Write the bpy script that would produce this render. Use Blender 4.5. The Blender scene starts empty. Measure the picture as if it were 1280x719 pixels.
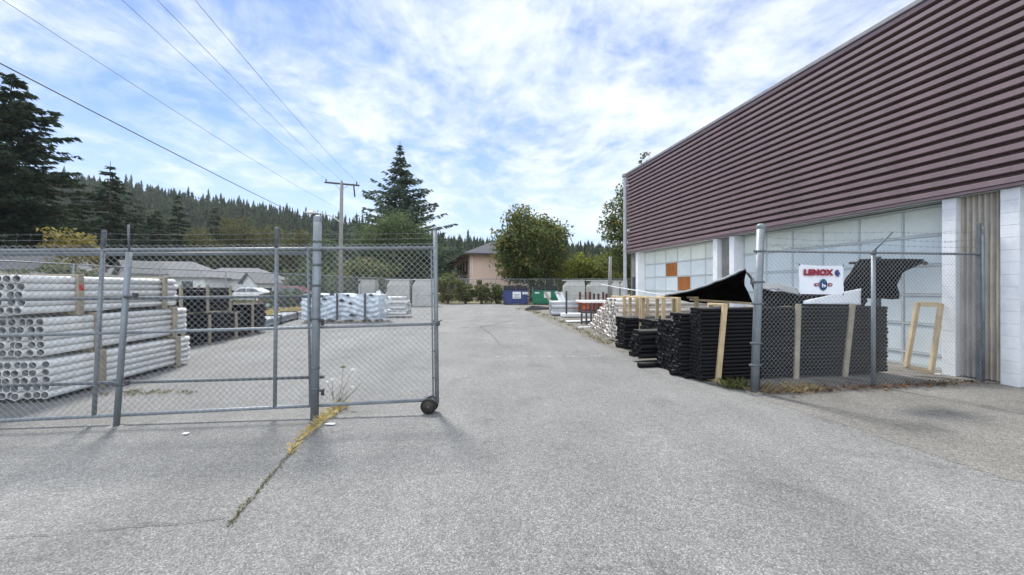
import bpy, math, random
import numpy as np
from mathutils import Vector, Matrix
R = math.radians
rnd = random.Random(7)
scn = bpy.context.scene
COL = scn.collection
F = 480.0; CX = 640.0; HY = 360.0; CH = 1.6

def G(px, py, z=0.0):                       # pixel of the reference -> point on the ground
    D = F * (CH - z) / (py - HY)
    return ((px - CX) * D / F, D, z)
def P(px, py, D):                           # pixel at depth D
    return ((px - CX) * D / F, D, CH + (HY - py) * D / F)

# ------------------------------------------------------------------ materials
def nodes(name):
    m = bpy.data.materials.new(name); m.use_nodes = True
    nt = m.node_tree; nt.nodes.clear()
    out = nt.nodes.new('ShaderNodeOutputMaterial')
    return m, nt, out
def N(nt, t, **kw):
    n = nt.nodes.new(t)
    for k, v in kw.items():
        if k in n.inputs.keys(): n.inputs[k].default_value = v
        else: setattr(n, k, v)
    return n
def ramp(nt, pts):
    r = nt.nodes.new('ShaderNodeValToRGB'); e = r.color_ramp.elements
    while len(e) < len(pts): e.new(0.5)
    for i, (p, c) in enumerate(pts):
        e[i].position = p; e[i].color = (c[0], c[1], c[2], 1) if not isinstance(c, (int, float)) else (c, c, c, 1)
    return r
def mixc(nt, mode='MIX', fac=0.5):
    n = nt.nodes.new('ShaderNodeMix'); n.data_type = 'RGBA'; n.blend_type = mode
    n.inputs[0].default_value = fac
    return n
def mul(c, k): return tuple(min(1, x * k) for x in c)

def mat(name, col, rough=.6, metal=0., var=.18, scale=6., bump=0., bscale=30., col2=None, rnd_obj=0., spec=.4, fine=0., stretch=None, dirt=None, dirt_amt=.5, dirt_scale=2.5, isl=0.):
    m, nt, out = nodes(name); L = nt.links.new
    b = N(nt, 'ShaderNodeBsdfPrincipled'); L(b.outputs[0], out.inputs[0])
    b.inputs['Metallic'].default_value = metal
    b.inputs['Specular IOR Level'].default_value = spec
    tc = N(nt, 'ShaderNodeTexCoord'); src = tc.outputs['Object']
    if stretch:
        mp = N(nt, 'ShaderNodeMapping'); mp.inputs['Scale'].default_value = stretch
        L(src, mp.inputs[0]); src = mp.outputs[0]
    n1 = N(nt, 'ShaderNodeTexNoise', Scale=scale, Detail=6., Roughness=.6); L(src, n1.inputs['Vector'])
    r1 = ramp(nt, [(.3, mul(col, 1 - var)), (.72, col2 or mul(col, 1 + var))]); L(n1.outputs[0], r1.inputs[0])
    c = r1.outputs[0]
    if fine:
        n3 = N(nt, 'ShaderNodeTexNoise', Scale=scale * 14, Detail=3.); L(src, n3.inputs['Vector'])
        r3 = ramp(nt, [(.25, 1 - fine), (.75, 1 + fine * .0)]); L(n3.outputs[0], r3.inputs[0])
        x = mixc(nt, 'MULTIPLY', 1.); L(c, x.inputs[6]); L(r3.outputs[0], x.inputs[7]); c = x.outputs[2]
    if dirt:
        n4 = N(nt, 'ShaderNodeTexNoise', Scale=dirt_scale, Detail=7., Roughness=.7); L(src, n4.inputs['Vector'])
        r4 = ramp(nt, [(.48, 0.), (.7, dirt_amt)]); L(n4.outputs[0], r4.inputs[0])
        x = mixc(nt); L(r4.outputs[0], x.inputs[0]); L(c, x.inputs[6]); x.inputs[7].default_value = (*dirt, 1); c = x.outputs[2]
    if isl:
        gi = N(nt, 'ShaderNodeNewGeometry'); ri = ramp(nt, [(0, (1 - isl, 1 - isl * .9, 1 - isl)), (1, 1.)]); L(gi.outputs['Random Per Island'], ri.inputs[0])
        x = mixc(nt, 'MULTIPLY', 1.); L(c, x.inputs[6]); L(ri.outputs[0], x.inputs[7]); c = x.outputs[2]
    if rnd_obj:
        oi = N(nt, 'ShaderNodeObjectInfo')
        r2 = ramp(nt, [(0, 1 - rnd_obj), (1, 1.)]); L(oi.outputs['Random'], r2.inputs[0])
        x = mixc(nt, 'MULTIPLY', 1.); L(c, x.inputs[6]); L(r2.outputs[0], x.inputs[7]); c = x.outputs[2]
    L(c, b.inputs['Base Color'])
    rr = N(nt, 'ShaderNodeMapRange'); L(n1.outputs[0], rr.inputs[0])
    rr.inputs['To Min'].default_value = max(.02, rough - .12); rr.inputs['To Max'].default_value = min(1, rough + .12)
    L(rr.outputs[0], b.inputs['Roughness'])
    if bump:
        n2 = N(nt, 'ShaderNodeTexNoise', Scale=bscale, Detail=5.); L(src, n2.inputs['Vector'])
        bp = N(nt, 'ShaderNodeBump', Strength=bump); bp.inputs['Distance'].default_value = .02
        L(n2.outputs[0], bp.inputs['Height']); L(bp.outputs[0], b.inputs['Normal'])
    return m

def leafmat(name, c1, c2, c3=None, trans=.3, gain=1.):
    c1, c2 = mul(c1, gain), mul(c2, gain); c3 = mul(c3, gain) if c3 else None
    m, nt, out = nodes(name); L = nt.links.new
    g = N(nt, 'ShaderNodeNewGeometry'); tc = N(nt, 'ShaderNodeTexCoord'); far = name == 'hill_forest'
    pts = [(0, c1), (.6, c2)] + ([(1, c3)] if c3 else [])
    r1 = ramp(nt, pts); L(g.outputs['Random Per Island'], r1.inputs[0])
    n1 = N(nt, 'ShaderNodeTexNoise', Scale=.16 if far else .9, Detail=4.); L(tc.outputs['Object'], n1.inputs['Vector'])
    r2 = ramp(nt, [(.32, (.5, .55, .6)), (.5, .95), (.68, (1.75, 1.5, 1.15))] if far else [(.3, .62), (.7, 1.25)]); L(n1.outputs[0], r2.inputs[0])
    x = mixc(nt, 'MULTIPLY', 1.); L(r1.outputs[0], x.inputs[6]); L(r2.outputs[0], x.inputs[7])
    b = N(nt, 'ShaderNodeBsdfPrincipled', Roughness=.85); b.inputs['Specular IOR Level'].default_value = .08
    L(x.outputs[2], b.inputs['Base Color'])
    t = N(nt, 'ShaderNodeBsdfTranslucent'); L(x.outputs[2], t.inputs[0])
    ms = N(nt, 'ShaderNodeMixShader'); ms.inputs[0].default_value = trans
    L(b.outputs[0], ms.inputs[1]); L(t.outputs[0], ms.inputs[2]); L(ms.outputs[0], out.inputs[0])
    return m

def asphalt(name, base, tint=(1, .99, .97), patch=.25, coarse=1., stone=1., stain=.0):
    m, nt, out = nodes(name); L = nt.links.new
    b = N(nt, 'ShaderNodeBsdfPrincipled', Roughness=.85); b.inputs['Specular IOR Level'].default_value = .25
    L(b.outputs[0], out.inputs[0])
    tc = N(nt, 'ShaderNodeTexCoord'); src = tc.outputs['Object']
    v = N(nt, 'ShaderNodeTexVoronoi', Scale=122. * coarse); L(src, v.inputs['Vector'])
    sp = N(nt, 'ShaderNodeSeparateColor'); L(v.outputs['Color'], sp.inputs[0])
    r1 = ramp(nt, [(0., base * .58), (.45, base * .93), (.8, base * 1.18), (1., base * (1.25 + .5 * stone))]); L(sp.outputs[0], r1.inputs[0])
    n1 = N(nt, 'ShaderNodeTexNoise', Scale=320., Detail=3.); L(src, n1.inputs['Vector'])
    rn = ramp(nt, [(.3, .72), (.7, 1.2)]); L(n1.outputs[0], rn.inputs[0])
    x = mixc(nt, 'MULTIPLY', 1.); L(r1.outputs[0], x.inputs[6]); L(rn.outputs[0], x.inputs[7])
    # gaps between stones
    rg = ramp(nt, [(0., 1.), (.45, .95), (.62, .55)]); L(v.outputs['Distance'], rg.inputs[0])
    n5 = N(nt, 'ShaderNodeTexNoise', Scale=14., Detail=5., Roughness=.7); L(src, n5.inputs['Vector'])
    r5 = ramp(nt, [(.3, .84), (.7, 1.12)]); L(n5.outputs[0], r5.inputs[0])
    y = mixc(nt, 'MULTIPLY', 1.); L(x.outputs[2], y.inputs[6]); L(r5.outputs[0], y.inputs[7])
    n2 = N(nt, 'ShaderNodeTexNoise', Scale=.55, Detail=8., Roughness=.62); L(src, n2.inputs['Vector'])
    r2 = ramp(nt, [(.3, 1 - patch), (.7, 1 + patch * .5)]); L(n2.outputs[0], r2.inputs[0])
    z = mixc(nt, 'MULTIPLY', 1.); L(y.outputs[2], z.inputs[6]); L(r2.outputs[0], z.inputs[7])
    # faint lengthwise wear lanes left by tyres
    mq = N(nt, 'ShaderNodeMapping'); mq.inputs['Scale'].default_value = (1.1, .10, 1); mq.inputs['Rotation'].default_value = (0, 0, -.12); L(src, mq.inputs[0])
    n8 = N(nt, 'ShaderNodeTexNoise', Scale=1., Detail=5., Roughness=.6); L(mq.outputs[0], n8.inputs['Vector'])
    r8 = ramp(nt, [(.35, .88), (.65, 1.08)]); L(n8.outputs[0], r8.inputs[0])
    z2 = mixc(nt, 'MULTIPLY', 1.); L(z.outputs[2], z2.inputs[6]); L(r8.outputs[0], z2.inputs[7])
    n9 = N(nt, 'ShaderNodeTexNoise', Scale=1.5, Detail=4., Roughness=.5, Distortion=.6); L(src, n9.inputs['Vector'])
    r9 = ramp(nt, [(.60, 1.), (.68, .84)]); L(n9.outputs[0], r9.inputs[0])
    z3 = mixc(nt, 'MULTIPLY', 1.); L(z2.outputs[2], z3.inputs[6]); L(r9.outputs[0], z3.inputs[7]); last = z3
    if stain:
        n6 = N(nt, 'ShaderNodeTexNoise', Scale=.9, Detail=6., Roughness=.55)
        mp = N(nt, 'ShaderNodeMapping'); mp.inputs['Scale'].default_value = (.35, 1.5, 1); mp.inputs['Location'].default_value = (3.1, .4, 0)
        L(src, mp.inputs[0]); L(mp.outputs[0], n6.inputs['Vector'])
        r6 = ramp(nt, [(.5, 1.), (.66, 1 - stain)]); L(n6.outputs[0], r6.inputs[0])
        w = mixc(nt, 'MULTIPLY', 1.); L(last.outputs[2], w.inputs[6]); L(r6.outputs[0], w.inputs[7]); last = w
    q = mixc(nt, 'MULTIPLY', 1.); L(last.outputs[2], q.inputs[6]); q.inputs[7].default_value = (*tint, 1)
    L(q.outputs[2], b.inputs['Base Color'])
    bp = N(nt, 'ShaderNodeBump', Strength=.55); bp.inputs['Distance'].default_value = .006
    L(v.outputs['Distance'], bp.inputs['Height']); bp.invert = True
    L(bp.outputs[0], b.inputs['Normal'])
    return m

M = {}
M['galv'] = mat('galvanised_steel', (.22, .247, .268), .5, .25, .22, 5., .05, 60., fine=.25)
M['galv_dark'] = mat('weathered_steel', (.13, .148, .162), .55, .25, .25, 8., .08, 60., fine=.3)
M['wire'] = mat('fence_wire', (.31, .33, .345), .5, .2, .2, 3.)
M['barb'] = mat('barbed_wire_steel', (.20, .20, .20), .6, .3, .3, 9.)
M['asphalt'] = asphalt('yard_asphalt', .188, (1, .997, .965), .2)
M['asphalt_brown'] = asphalt('brown_gravelly_asphalt', .185, (1, .965, .89), .3, .9, .9, .0)
M['dirt'] = mat('gravel_dirt', (.19, .178, .155), .95, 0, .45, 3., .8, 60., fine=.45)
M['soil'] = mat('grassy_soil', (.10, .105, .045), .95, 0, .4, .6, .4, 20., col2=(.20, .165, .08))
M['hill'] = mat('forest_floor', (.035, .042, .022), .95, 0, .4, .05)
M['block'] = mat('painted_block', (.78, .80, .82), .75, 0, .05, 3., .35, 90., fine=.06, dirt=(.45, .46, .44), dirt_amt=.3)
M['block_grey'] = mat('bare_concrete_block', (.27, .265, .25), .9, 0, .15, 3., .5, 70., fine=.25, dirt=(.13, .13, .12), dirt_amt=.5)
def siding_mat():
    m = mat('plum_siding', (.222, .156, .163), .42, 0, .10, 1.2, .04, 30., stretch=(2.4, 2.4, .3), spec=.5, fine=.08, dirt=(.175, .13, .132), dirt_amt=.5, dirt_scale=1.6)
    return m
M['siding'] = siding_mat()
M['siding_dark'] = mat('dark_plum_trim', (.16, .115, .125), .5, 0, .12)
M['cap'] = mat('grey_parapet_metal', (.27, .26, .275), .45, .2, .12)
M['downspout'] = mat('grey_downspout', (.44, .46, .49), .5, .1, .1)
M['door_w'] = mat('white_door_panel', (.74, .79, .73), .5, 0, .06, 2., isl=.1, dirt=(.54, .58, .52), dirt_amt=.35, dirt_scale=1.3)
M['door_b'] = mat('bluish_door_panel', (.74, .81, .82), .45, 0, .05, 2., isl=.12, dirt=(.55, .6, .62), dirt_amt=.3, dirt_scale=1.3)
M['door_f'] = mat('door_frame_grey', (.55, .59, .585), .5, 0, .1)
M['rust'] = mat('orange_brown_board', (.36, .125, .03), .7, 0, .25, 4., col2=(.46, .17, .04), stretch=(1, 1, .3))
M['corr'] = mat('weathered_fibreglass', (.62, .58, .51), .6, 0, .2, 1.6, stretch=(2.2, 2.2, .8), fine=.2, dirt=(.26, .22, .16), dirt_amt=.7, dirt_scale=1.4)
M['dark'] = mat('dark_grey_paint', (.055, .057, .062), .6)
M['black_pipe'] = mat('black_plastic_pipe', (.0045, .0045, .0058), .6, 0, .2, 5., rnd_obj=.4, spec=.22)
M['black_in'] = mat('black_pipe_inside', (.004, .004, .005), .6)
M['black_sheet'] = mat('black_rubber_sheet', (.004, .004, .005), .75, 0, .3, 3., .25, 12., spec=.12)
M['grey_rim'] = mat('grey_sheet_and_skylit_top', (.20, .21, .22), .75, 0, .15, 3., .3, 14., spec=.15, dirt=(.15, .15, .15))  # black sheet's top painted as lit by the sky; also plain grey plastic
M['white_pipe'] = mat('white_plastic_pipe', (.71, .72, .71), .5, 0, .06, 4., rnd_obj=.13, spec=.5, dirt=(.45, .43, .38), dirt_amt=.4)
M['cream_pipe'] = mat('cream_plastic_pipe', (.82, .76, .69), .55, 0, .07, 4., rnd_obj=.16, spec=.5, dirt=(.42, .36, .3), dirt_amt=.45)
M['pipe_in'] = mat('shaded_pipe_inside', (.21, .22, .225), .7, 0, .2)  # bores darker than the plastic, shade inside the pipes put into colour
M['cream_in'] = mat('shaded_cream_pipe_inside', (.30, .26, .23), .7, 0, .2)  # cream darkened to stand for shade inside the open ends
M['grey_pipe'] = mat('grey_plastic_pipe', (.33, .345, .36), .45, 0, .1, 4., rnd_obj=.3)
M['orange'] = mat('orange_plastic_pipe', (.72, .115, .02), .45, 0, .1, rnd_obj=.15)
M['wood'] = mat('pale_timber', (.60, .46, .27), .75, 0, .22, 5., .2, 40., stretch=(1, 1, 1), rnd_obj=.2, fine=.2)
M['wood_old'] = mat('weathered_timber', (.40, .345, .25), .85, 0, .25, 6., .3, 40., rnd_obj=.2, fine=.3)
M['wood_red'] = mat('red_sprayed_timber', (.45, .05, .05), .8, 0, .3, 14.)
M['poly'] = mat('white_plastic_wrap', (.66, .69, .72), .32, 0, .07, 3., .9, 9., spec=.6)
M['poly_blue'] = mat('bluish_white_wrap', (.50, .56, .62), .35, 0, .1, 3., 1., 7., spec=.6, dirt=(.40, .45, .52), dirt_amt=.5)
M['tank'] = mat('grey_moulded_plastic', (.43, .43, .40), .7, 0, .1, 2., .2, 30., fine=.12, dirt=(.2, .2, .18))
M['tank_lid'] = mat('pale_grey_lid', (.58, .59, .56), .7, 0, .12)
M['steel_red'] = mat('rusty_red_steel', (.11, .035, .025), .7, .1, .3, 8.)
M['blue_bin'] = mat('blue_bin_paint', (.030, .050, .155), .5, 0, .18, 3., dirt=(.09, .1, .13), dirt_amt=.4)
M['green_bin'] = mat('green_bin_paint', (.012, .165, .085), .5, 0, .18, 3., dirt=(.06, .13, .09), dirt_amt=.4)
M['lid'] = mat('black_plastic_lid', (.016, .017, .020), .95, spec=.02)
M['paper'] = mat('white_sticker', (.68, .69, .70), .6, 0, .05)
M['print'] = mat('grey_print', (.22, .23, .26), .7)
M['banner'] = mat('white_vinyl_banner', (.74, .77, .82), .45, 0, .04, 4., .35, 7.)
M['logo_red'] = mat('dark_red_print', (.235, .012, .035), .5, 0, .1)
M['logo_pink'] = mat('red_outline_print', (.52, .10, .12), .5, 0, .1)
M['logo_blue'] = mat('navy_print', (.018, .033, .135), .5, 0, .1)
M['logo_teal'] = mat('teal_print', (.045, .13, .155), .5, 0, .2)
M['logo_white'] = mat('white_print', (.68, .72, .76), .5)
M['pole'] = mat('weathered_pole_wood', (.23, .218, .205), .9, 0, .25, 7., .4, 30., stretch=(6, 6, .6))
M['pole_dark'] = mat('dark_crossarm_wood', (.075, .065, .06), .85, 0, .2)
M['cable'] = mat('black_cable', (.02, .02, .022), .6)
M['cable_grey'] = mat('grey_conductor', (.12, .13, .15), .5, .3)
M['lamp'] = mat('lamp_aluminium', (.6, .62, .63), .5, .1)
M['pink'] = mat('peach_stucco', (.72, .53, .44), .9, 0, .06, 1., .3, 90.)
M['pink_trim'] = mat('peach_trim', (.55, .44, .38), .8)
M['shingle'] = mat('grey_shingles', (.055, .058, .068), .9, 0, .25, 12., .4, 60.)
M['shingle_lt'] = mat('pale_grey_shingles', (.15, .15, .155), .9, 0, .2, 6., .4, 60.)
M['siding_w'] = mat('white_house_siding', (.74, .77, .77), .8, 0, .06)
M['glass'] = mat('dark_window_glass', (.03, .04, .05), .1, 0, .2, spec=.8)
M['red_frame'] = mat('red_brown_window_frame', (.15, .045, .035), .6)
M['car_red'] = mat('maroon_car_paint', (.17, .02, .035), .25, .1, .05, spec=.7)
M['car_white'] = mat('white_car_paint', (.7, .71, .72), .25, 0, .03, spec=.7)
M['tyre'] = mat('black_tyre', (.015, .015, .015), .8)
M['wheel'] = mat('rusty_dark_wheel', (.045, .036, .03), .7, .1, .35, 30.)
M['bark'] = mat('brown_bark', (.085, .065, .05), .95, 0, .3, 5., .5, 20.)
M['straw'] = leafmat('dry_straw', (.55, .43, .18), (.68, .55, .27), (.38, .34, .14), .35)
M['old_grass'] = leafmat('brown_old_grass', (.20, .15, .075), (.36, .28, .14), (.15, .10, .055), .25)
M['weed'] = leafmat('green_weed', (.08, .11, .03), (.16, .17, .06), (.25, .22, .1), .25)
M['litter'] = leafmat('dead_leaf', (.13, .07, .04), (.2, .12, .07), (.28, .2, .12), .15)
M['moss'] = leafmat('crack_weed', (.13, .13, .05), (.21, .19, .09), (.3, .25, .12), .2)
M['flower'] = mat('white_flower', (.78, .79, .74), .8)
M['flower_g'] = mat('green_flower_head', (.16, .19, .08), .8)
M['paint'] = mat('faded_white_paint', (.55, .55, .53), .8, 0, .15, 9., fine=.3)
M['crack'] = mat('dark_crack', (.10, .098, .085), .95)
M['tar'] = mat('faint_tar', (.095, .095, .09), .9)
M['conifer'] = leafmat('dark_fir', (.014, .026, .016), (.026, .044, .024), (.042, .060, .034), 0.3, 1.35)
M['conifer_b'] = leafmat('mid_fir', (.022, .036, .024), (.038, .057, .035), (.055, .075, .045), 0.3, 1.4)
M['cedar'] = leafmat('cedar_needles', (.030, .047, .036), (.052, .075, .055), (.085, .110, .075), 0.4, 1.7)
M['forest'] = leafmat('hill_forest', (.030, .048, .030), (.048, .068, .040), (.072, .082, .046), 0.3, 1.12)
M['olive'] = leafmat('olive_leaves', (.06, .068, .030), (.095, .10, .042), (.13, .115, .055), 0.4, 1.25)
M['willow'] = leafmat('grey_green_leaves', (.05, .072, .035), (.085, .115, .055), (.12, .15, .075), 0.45, 1.35)
M['maple'] = leafmat('maple_leaves', (.036, .055, .020), (.065, .090, .030), (.15, .11, .042), 0.5, 1.85)
M['lime'] = leafmat('yellow_green_leaves', (.085, .105, .024), (.14, .16, .036), (.2, .2, .05), 0.45, 1.3)
M['yellow'] = leafmat('yellowing_leaves', (.15, .13, .03), (.24, .2, .06), (.33, .28, .1), .3)
M['hedge'] = leafmat('bramble_leaves', (.045, .06, .024), (.085, .10, .042), (.16, .15, .08), 0.45, 1.6)

# ------------------------------------------------------------------ mesh helpers
class MB:
    def __init__(s): s.v = []; s.f = []; s.smooth = []
    def face(s, pts, sm=False):
        i = len(s.v); s.v += [tuple(p) for p in pts]; s.f.append(tuple(range(i, i + len(pts)))); s.smooth.append(sm)
    def box(s, c, size, rot=None, bev=0.0):
        c = Vector(c); hx, hy, hz = [x / 2 for x in size]; i = len(s.v)
        if bev <= 0:
            for z in (-hz, hz):
                for x, y in ((-hx, -hy), (hx, -hy), (hx, hy), (-hx, hy)):
                    p = Vector((x, y, z)); p = rot @ p if rot else p; s.v.append(tuple(c + p))
            fs = [(0, 3, 2, 1), (4, 5, 6, 7), (0, 1, 5, 4), (1, 2, 6, 5), (2, 3, 7, 6), (3, 0, 4, 7)]
            s.f += [tuple(i + k for k in f) for f in fs]; s.smooth += [False] * 6
        else:
            b = min(bev, hx * .9, hy * .9, hz * .9)
            import bmesh
            bm = bmesh.new(); bmesh.ops.create_cube(bm, size=1)
            for v in bm.verts: v.co = Vector((v.co.x * size[0], v.co.y * size[1], v.co.z * size[2]))
            bmesh.ops.bevel(bm, geom=bm.edges[:], offset=b, segments=1, affect='EDGES', profile=.5)
            bm.verts.index_update()
            for v in bm.verts:
                p = v.co.copy(); p = rot @ p if rot else p; s.v.append(tuple(c + p))
            for f in bm.faces: s.f.append(tuple(i + v.index for v in f.verts)); s.smooth.append(False)
            bm.free()
    def beam(s, a, b, w, h, up=(0, 0, 1), bev=0.):          # rectangular bar from a to b
        a = Vector(a); b = Vector(b); d = b - a; L = d.length; d.normalize()
        u = Vector(up); y = u.cross(d)
        if y.length < 1e-4: y = Vector((0, 1, 0)).cross(d)
        y.normalize(); z = d.cross(y)
        rot = Matrix((d, y, z)).transposed()
        s.box((a + b) / 2, (L, w, h), rot, bev)
    def tube(s, pts, r, n=10, caps=True, smooth=True):
        pts = [Vector(p) for p in pts]; rs = r if isinstance(r, (list, tuple)) else [r] * len(pts)
        i0 = len(s.v); d = (pts[1] - pts[0]).normalized()
        x = d.orthogonal().normalized()
        for k, p in enumerate(pts):
            if k == 0: t = pts[1] - p
            elif k == len(pts) - 1: t = p - pts[k - 1]
            else: t = (pts[k + 1] - pts[k - 1])
            t.normalize(); x = (x - t * x.dot(t)).normalized(); y = t.cross(x)
            for j in range(n):
                a = 2 * math.pi * j / n
                s.v.append(tuple(p + (x * math.cos(a) + y * math.sin(a)) * rs[k]))
        for k in range(len(pts) - 1):
            for j in range(n):
                a = i0 + k * n + j; b = i0 + k * n + (j + 1) % n
                s.f.append((a, b, b + n, a + n)); s.smooth.append(smooth)
        if caps:
            s.f.append(tuple(i0 + j for j in reversed(range(n)))); s.smooth.append(False)
            e = i0 + (len(pts) - 1) * n
            s.f.append(tuple(e + j for j in range(n))); s.smooth.append(False)
    def lathe(s, prof, c=(0, 0, 0), axis='z', n=16, rot=None):
        i0 = len(s.v); c = Vector(c)
        for (r, h) in prof:
            for j in range(n):
                a = 2 * math.pi * j / n; p = Vector((r * math.cos(a), r * math.sin(a), h))
                if rot: p = rot @ p
                s.v.append(tuple(c + p))
        for k in range(len(prof) - 1):
            for j in range(n):
                a = i0 + k * n + j; b = i0 + k * n + (j + 1) % n
                s.f.append((a, b, b + n, a + n)); s.smooth.append(True)
    def prism(s, poly, d):                                  # polygon (list of 3D) extruded by d
        d = Vector(d); n = len(poly); i = len(s.v)
        s.v += [tuple(p) for p in poly] + [tuple(Vector(p) + d) for p in poly]
        s.f.append(tuple(i + k for k in reversed(range(n)))); s.f.append(tuple(i + n + k for k in range(n)))
        for k in range(n): s.f.append((i + k, i + (k + 1) % n, i + n + (k + 1) % n, i + n + k))
        s.smooth += [False] * (n + 2)
    def build(s, name, m, parent=None, shift=None):
        me = bpy.data.meshes.new(name)
        v = s.v
        if shift is None and parent is not None and parent.get('_world'):
            l = parent['_world']; shift = (-l[0], -l[1], -l[2])
        if shift: v = [(a + shift[0], b + shift[1], c + shift[2]) for a, b, c in v]
        me.from_pydata(v, [], s.f); me.validate()
        if len(me.polygons) == len(s.smooth): me.polygons.foreach_set('use_smooth', s.smooth)
        for mm in (m if isinstance(m, list) else [m]): me.materials.append(mm)
        o = bpy.data.objects.new(name, me); COL.objects.link(o)
        if parent: o.parent = parent
        if parent is not None and parent.get('_world'): o['_world'] = list(parent['_world'])
        me.update(); return o

def np_obj(name, V, k, m, parent=None, shift=None):
    """V: (n,k,3) array of k-gons"""
    n = len(V); me = bpy.data.meshes.new(name)
    if shift is None and parent is not None and parent.get('_world'): shift = [-x for x in parent['_world']]
    if shift is not None: V = V + np.array(shift)[None, None]
    me.vertices.add(n * k); me.vertices.foreach_set('co', V.reshape(-1).astype(np.float32))
    me.loops.add(n * k); me.loops.foreach_set('vertex_index', np.arange(n * k, dtype=np.int32))
    me.polygons.add(n); me.polygons.foreach_set('loop_start', np.arange(0, n * k, k, dtype=np.int32))
    me.update(calc_edges=True); me.materials.append(m)
    o = bpy.data.objects.new(name, me); COL.objects.link(o)
    if parent: o.parent = parent
    return o

def tag(o, label=None, cat=None, group=None, kind=None):
    if label: o['label'] = label
    if cat: o['category'] = cat
    if group: o['group'] = group
    if kind: o['kind'] = kind
    return o
def thing(name, label, cat, loc=(0, 0, 0), rotz=0., group=None, world=True):
    o = bpy.data.objects.new(name, None); COL.objects.link(o); o.location = loc; o.rotation_euler = (0, 0, rotz)
    o.empty_display_size = .2
    tag(o, label, cat, group)
    if world and rotz == 0: o['_world'] = list(loc)
    return o
def dup(src, loc, rotz=None, label=None):
    def cp(o, par):
        c = o.copy(); COL.objects.link(c)
        if par is not None: c.parent = par
        for ch in o.children: cp(ch, c)
        return c
    c = cp(src, None); c.location = loc
    if rotz is not None: c.rotation_euler = (0, 0, rotz)
    if label: c['label'] = label
    return c

# ------------------------------------------------------------------ camera, light, sky
cd = bpy.data.cameras.new('camera'); cam = bpy.data.objects.new('camera', cd); COL.objects.link(cam)
cam.location = (0, 0, CH); cam.rotation_euler = (R(90), 0, 0)
cd.sensor_width = 36; cd.lens = F / 1280 * 36; cd.clip_start = .05; cd.clip_end = 3000
cd.shift_y = -0.5 / 1280
scn.camera = cam

AZ, EL = R(-28), R(54)
sd = Vector((math.sin(AZ) * math.cos(EL), math.cos(AZ) * math.cos(EL), math.sin(EL)))
sl = bpy.data.lights.new('sun', 'SUN'); so = bpy.data.objects.new('sun', sl); COL.objects.link(so)
sl.energy = 3.4; sl.angle = R(10); sl.color = (1, .96, .9)
so.rotation_euler = sd.to_track_quat('Z', 'Y').to_euler(); so.location = (0, 0, 50)

w = bpy.data.worlds.new('World'); scn.world = w; w.use_nodes = True
nt = w.node_tree; nt.nodes.clear(); L = nt.links.new
wo = N(nt, 'ShaderNodeOutputWorld'); bg = N(nt, 'ShaderNodeBackground'); bg.inputs[1].default_value = .074
L(bg.outputs[0], wo.inputs[0])
sky = N(nt, 'ShaderNodeTexSky'); sky.sky_type = 'NISHITA'; sky.sun_disc = False
sky.sun_elevation = EL; sky.sun_rotation = AZ; sky.air_density = 1.; sky.dust_density = .1; sky.ozone_density = 3.5
tc = N(nt, 'ShaderNodeTexCoord'); sx = N(nt, 'ShaderNodeSeparateXYZ'); L(tc.outputs['Generated'], sx.inputs[0])
def mth(op, a=None, b=None, va=None, vb=None):
    n = nt.nodes.new('ShaderNodeMath'); n.operation = op
    if a is not None: L(a, n.inputs[0])
    elif va is not None: n.inputs[0].default_value = va
    if b is not None: L(b, n.inputs[1])
    elif vb is not None: n.inputs[1].default_value = vb
    return n.outputs[0]
zz = mth('ADD', mth('MAXIMUM', sx.outputs[2], None, None, 0.), None, None, .16)
cxn = N(nt, 'ShaderNodeCombineXYZ'); L(mth('DIVIDE', sx.outputs[0], zz), cxn.inputs[0]); L(mth('DIVIDE', sx.outputs[1], zz), cxn.inputs[1])
SKYP = dict(big=.85, bigoff=(1.7, 3.3, .0))
def wnoise(scale, loc, detail, rough, dist=0., st=(1, 1, 1)):
    mp = N(nt, 'ShaderNodeMapping'); mp.inputs['Location'].default_value = loc; mp.inputs['Scale'].default_value = st
    L(cxn.outputs[0], mp.inputs[0])
    n = N(nt, 'ShaderNodeTexNoise', Scale=scale, Detail=detail, Roughness=rough, Distortion=dist); L(mp.outputs[0], n.inputs['Vector'])
    return n.outputs[0]
big = wnoise(.9, (1.7, 3.3, 0), 3., .5, .4)
med = wnoise(2.6, (.3, .9, 2), 7., .62, .5, (1, .8, 1))
fin = wnoise(9., (4., 2., 5), 5., .6, .3)
# blend: more cloud to the right/up, thinner and bluer to the left
sm = mth('ADD', mth('ADD', mth('MULTIPLY', big, None, None, .55), mth('MULTIPLY', med, None, None, .55)), mth('MULTIPLY', fin, None, None, .27))
side = mth('MULTIPLY', sx.outputs[0], None, None, .10)
sm = mth('ADD', sm, side); sm = mth('ADD', sm, mth('MULTIPLY', mth('MINIMUM', sx.outputs[1], None, None, 0.), None, None, -.25))  # unseen clouds behind the camera thickened as well, part of the added fill
rc = ramp(nt, [(.53, .08), (.64, .42), (.74, .82), (.84, .98)]); rc.color_ramp.interpolation = 'B_SPLINE'; L(sm, rc.inputs[0])
# pale veil towards the horizon
hz = N(nt, 'ShaderNodeMapRange'); hz.inputs['From Min'].default_value = 0.; hz.inputs['From Max'].default_value = .42
hz.inputs['To Min'].default_value = .55; hz.inputs['To Max'].default_value = 0.; L(sx.outputs[2], hz.inputs[0])
cf = mth('MAXIMUM', rc.outputs[0], hz.outputs[0])
skb = mixc(nt, 'MULTIPLY', 1.); L(sky.outputs[0], skb.inputs[6]); skb.inputs[7].default_value = (.84, 1.0, 1.24, 1)
mx = mixc(nt); L(cf, mx.inputs[0]); L(skb.outputs[2], mx.inputs[6])
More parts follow.
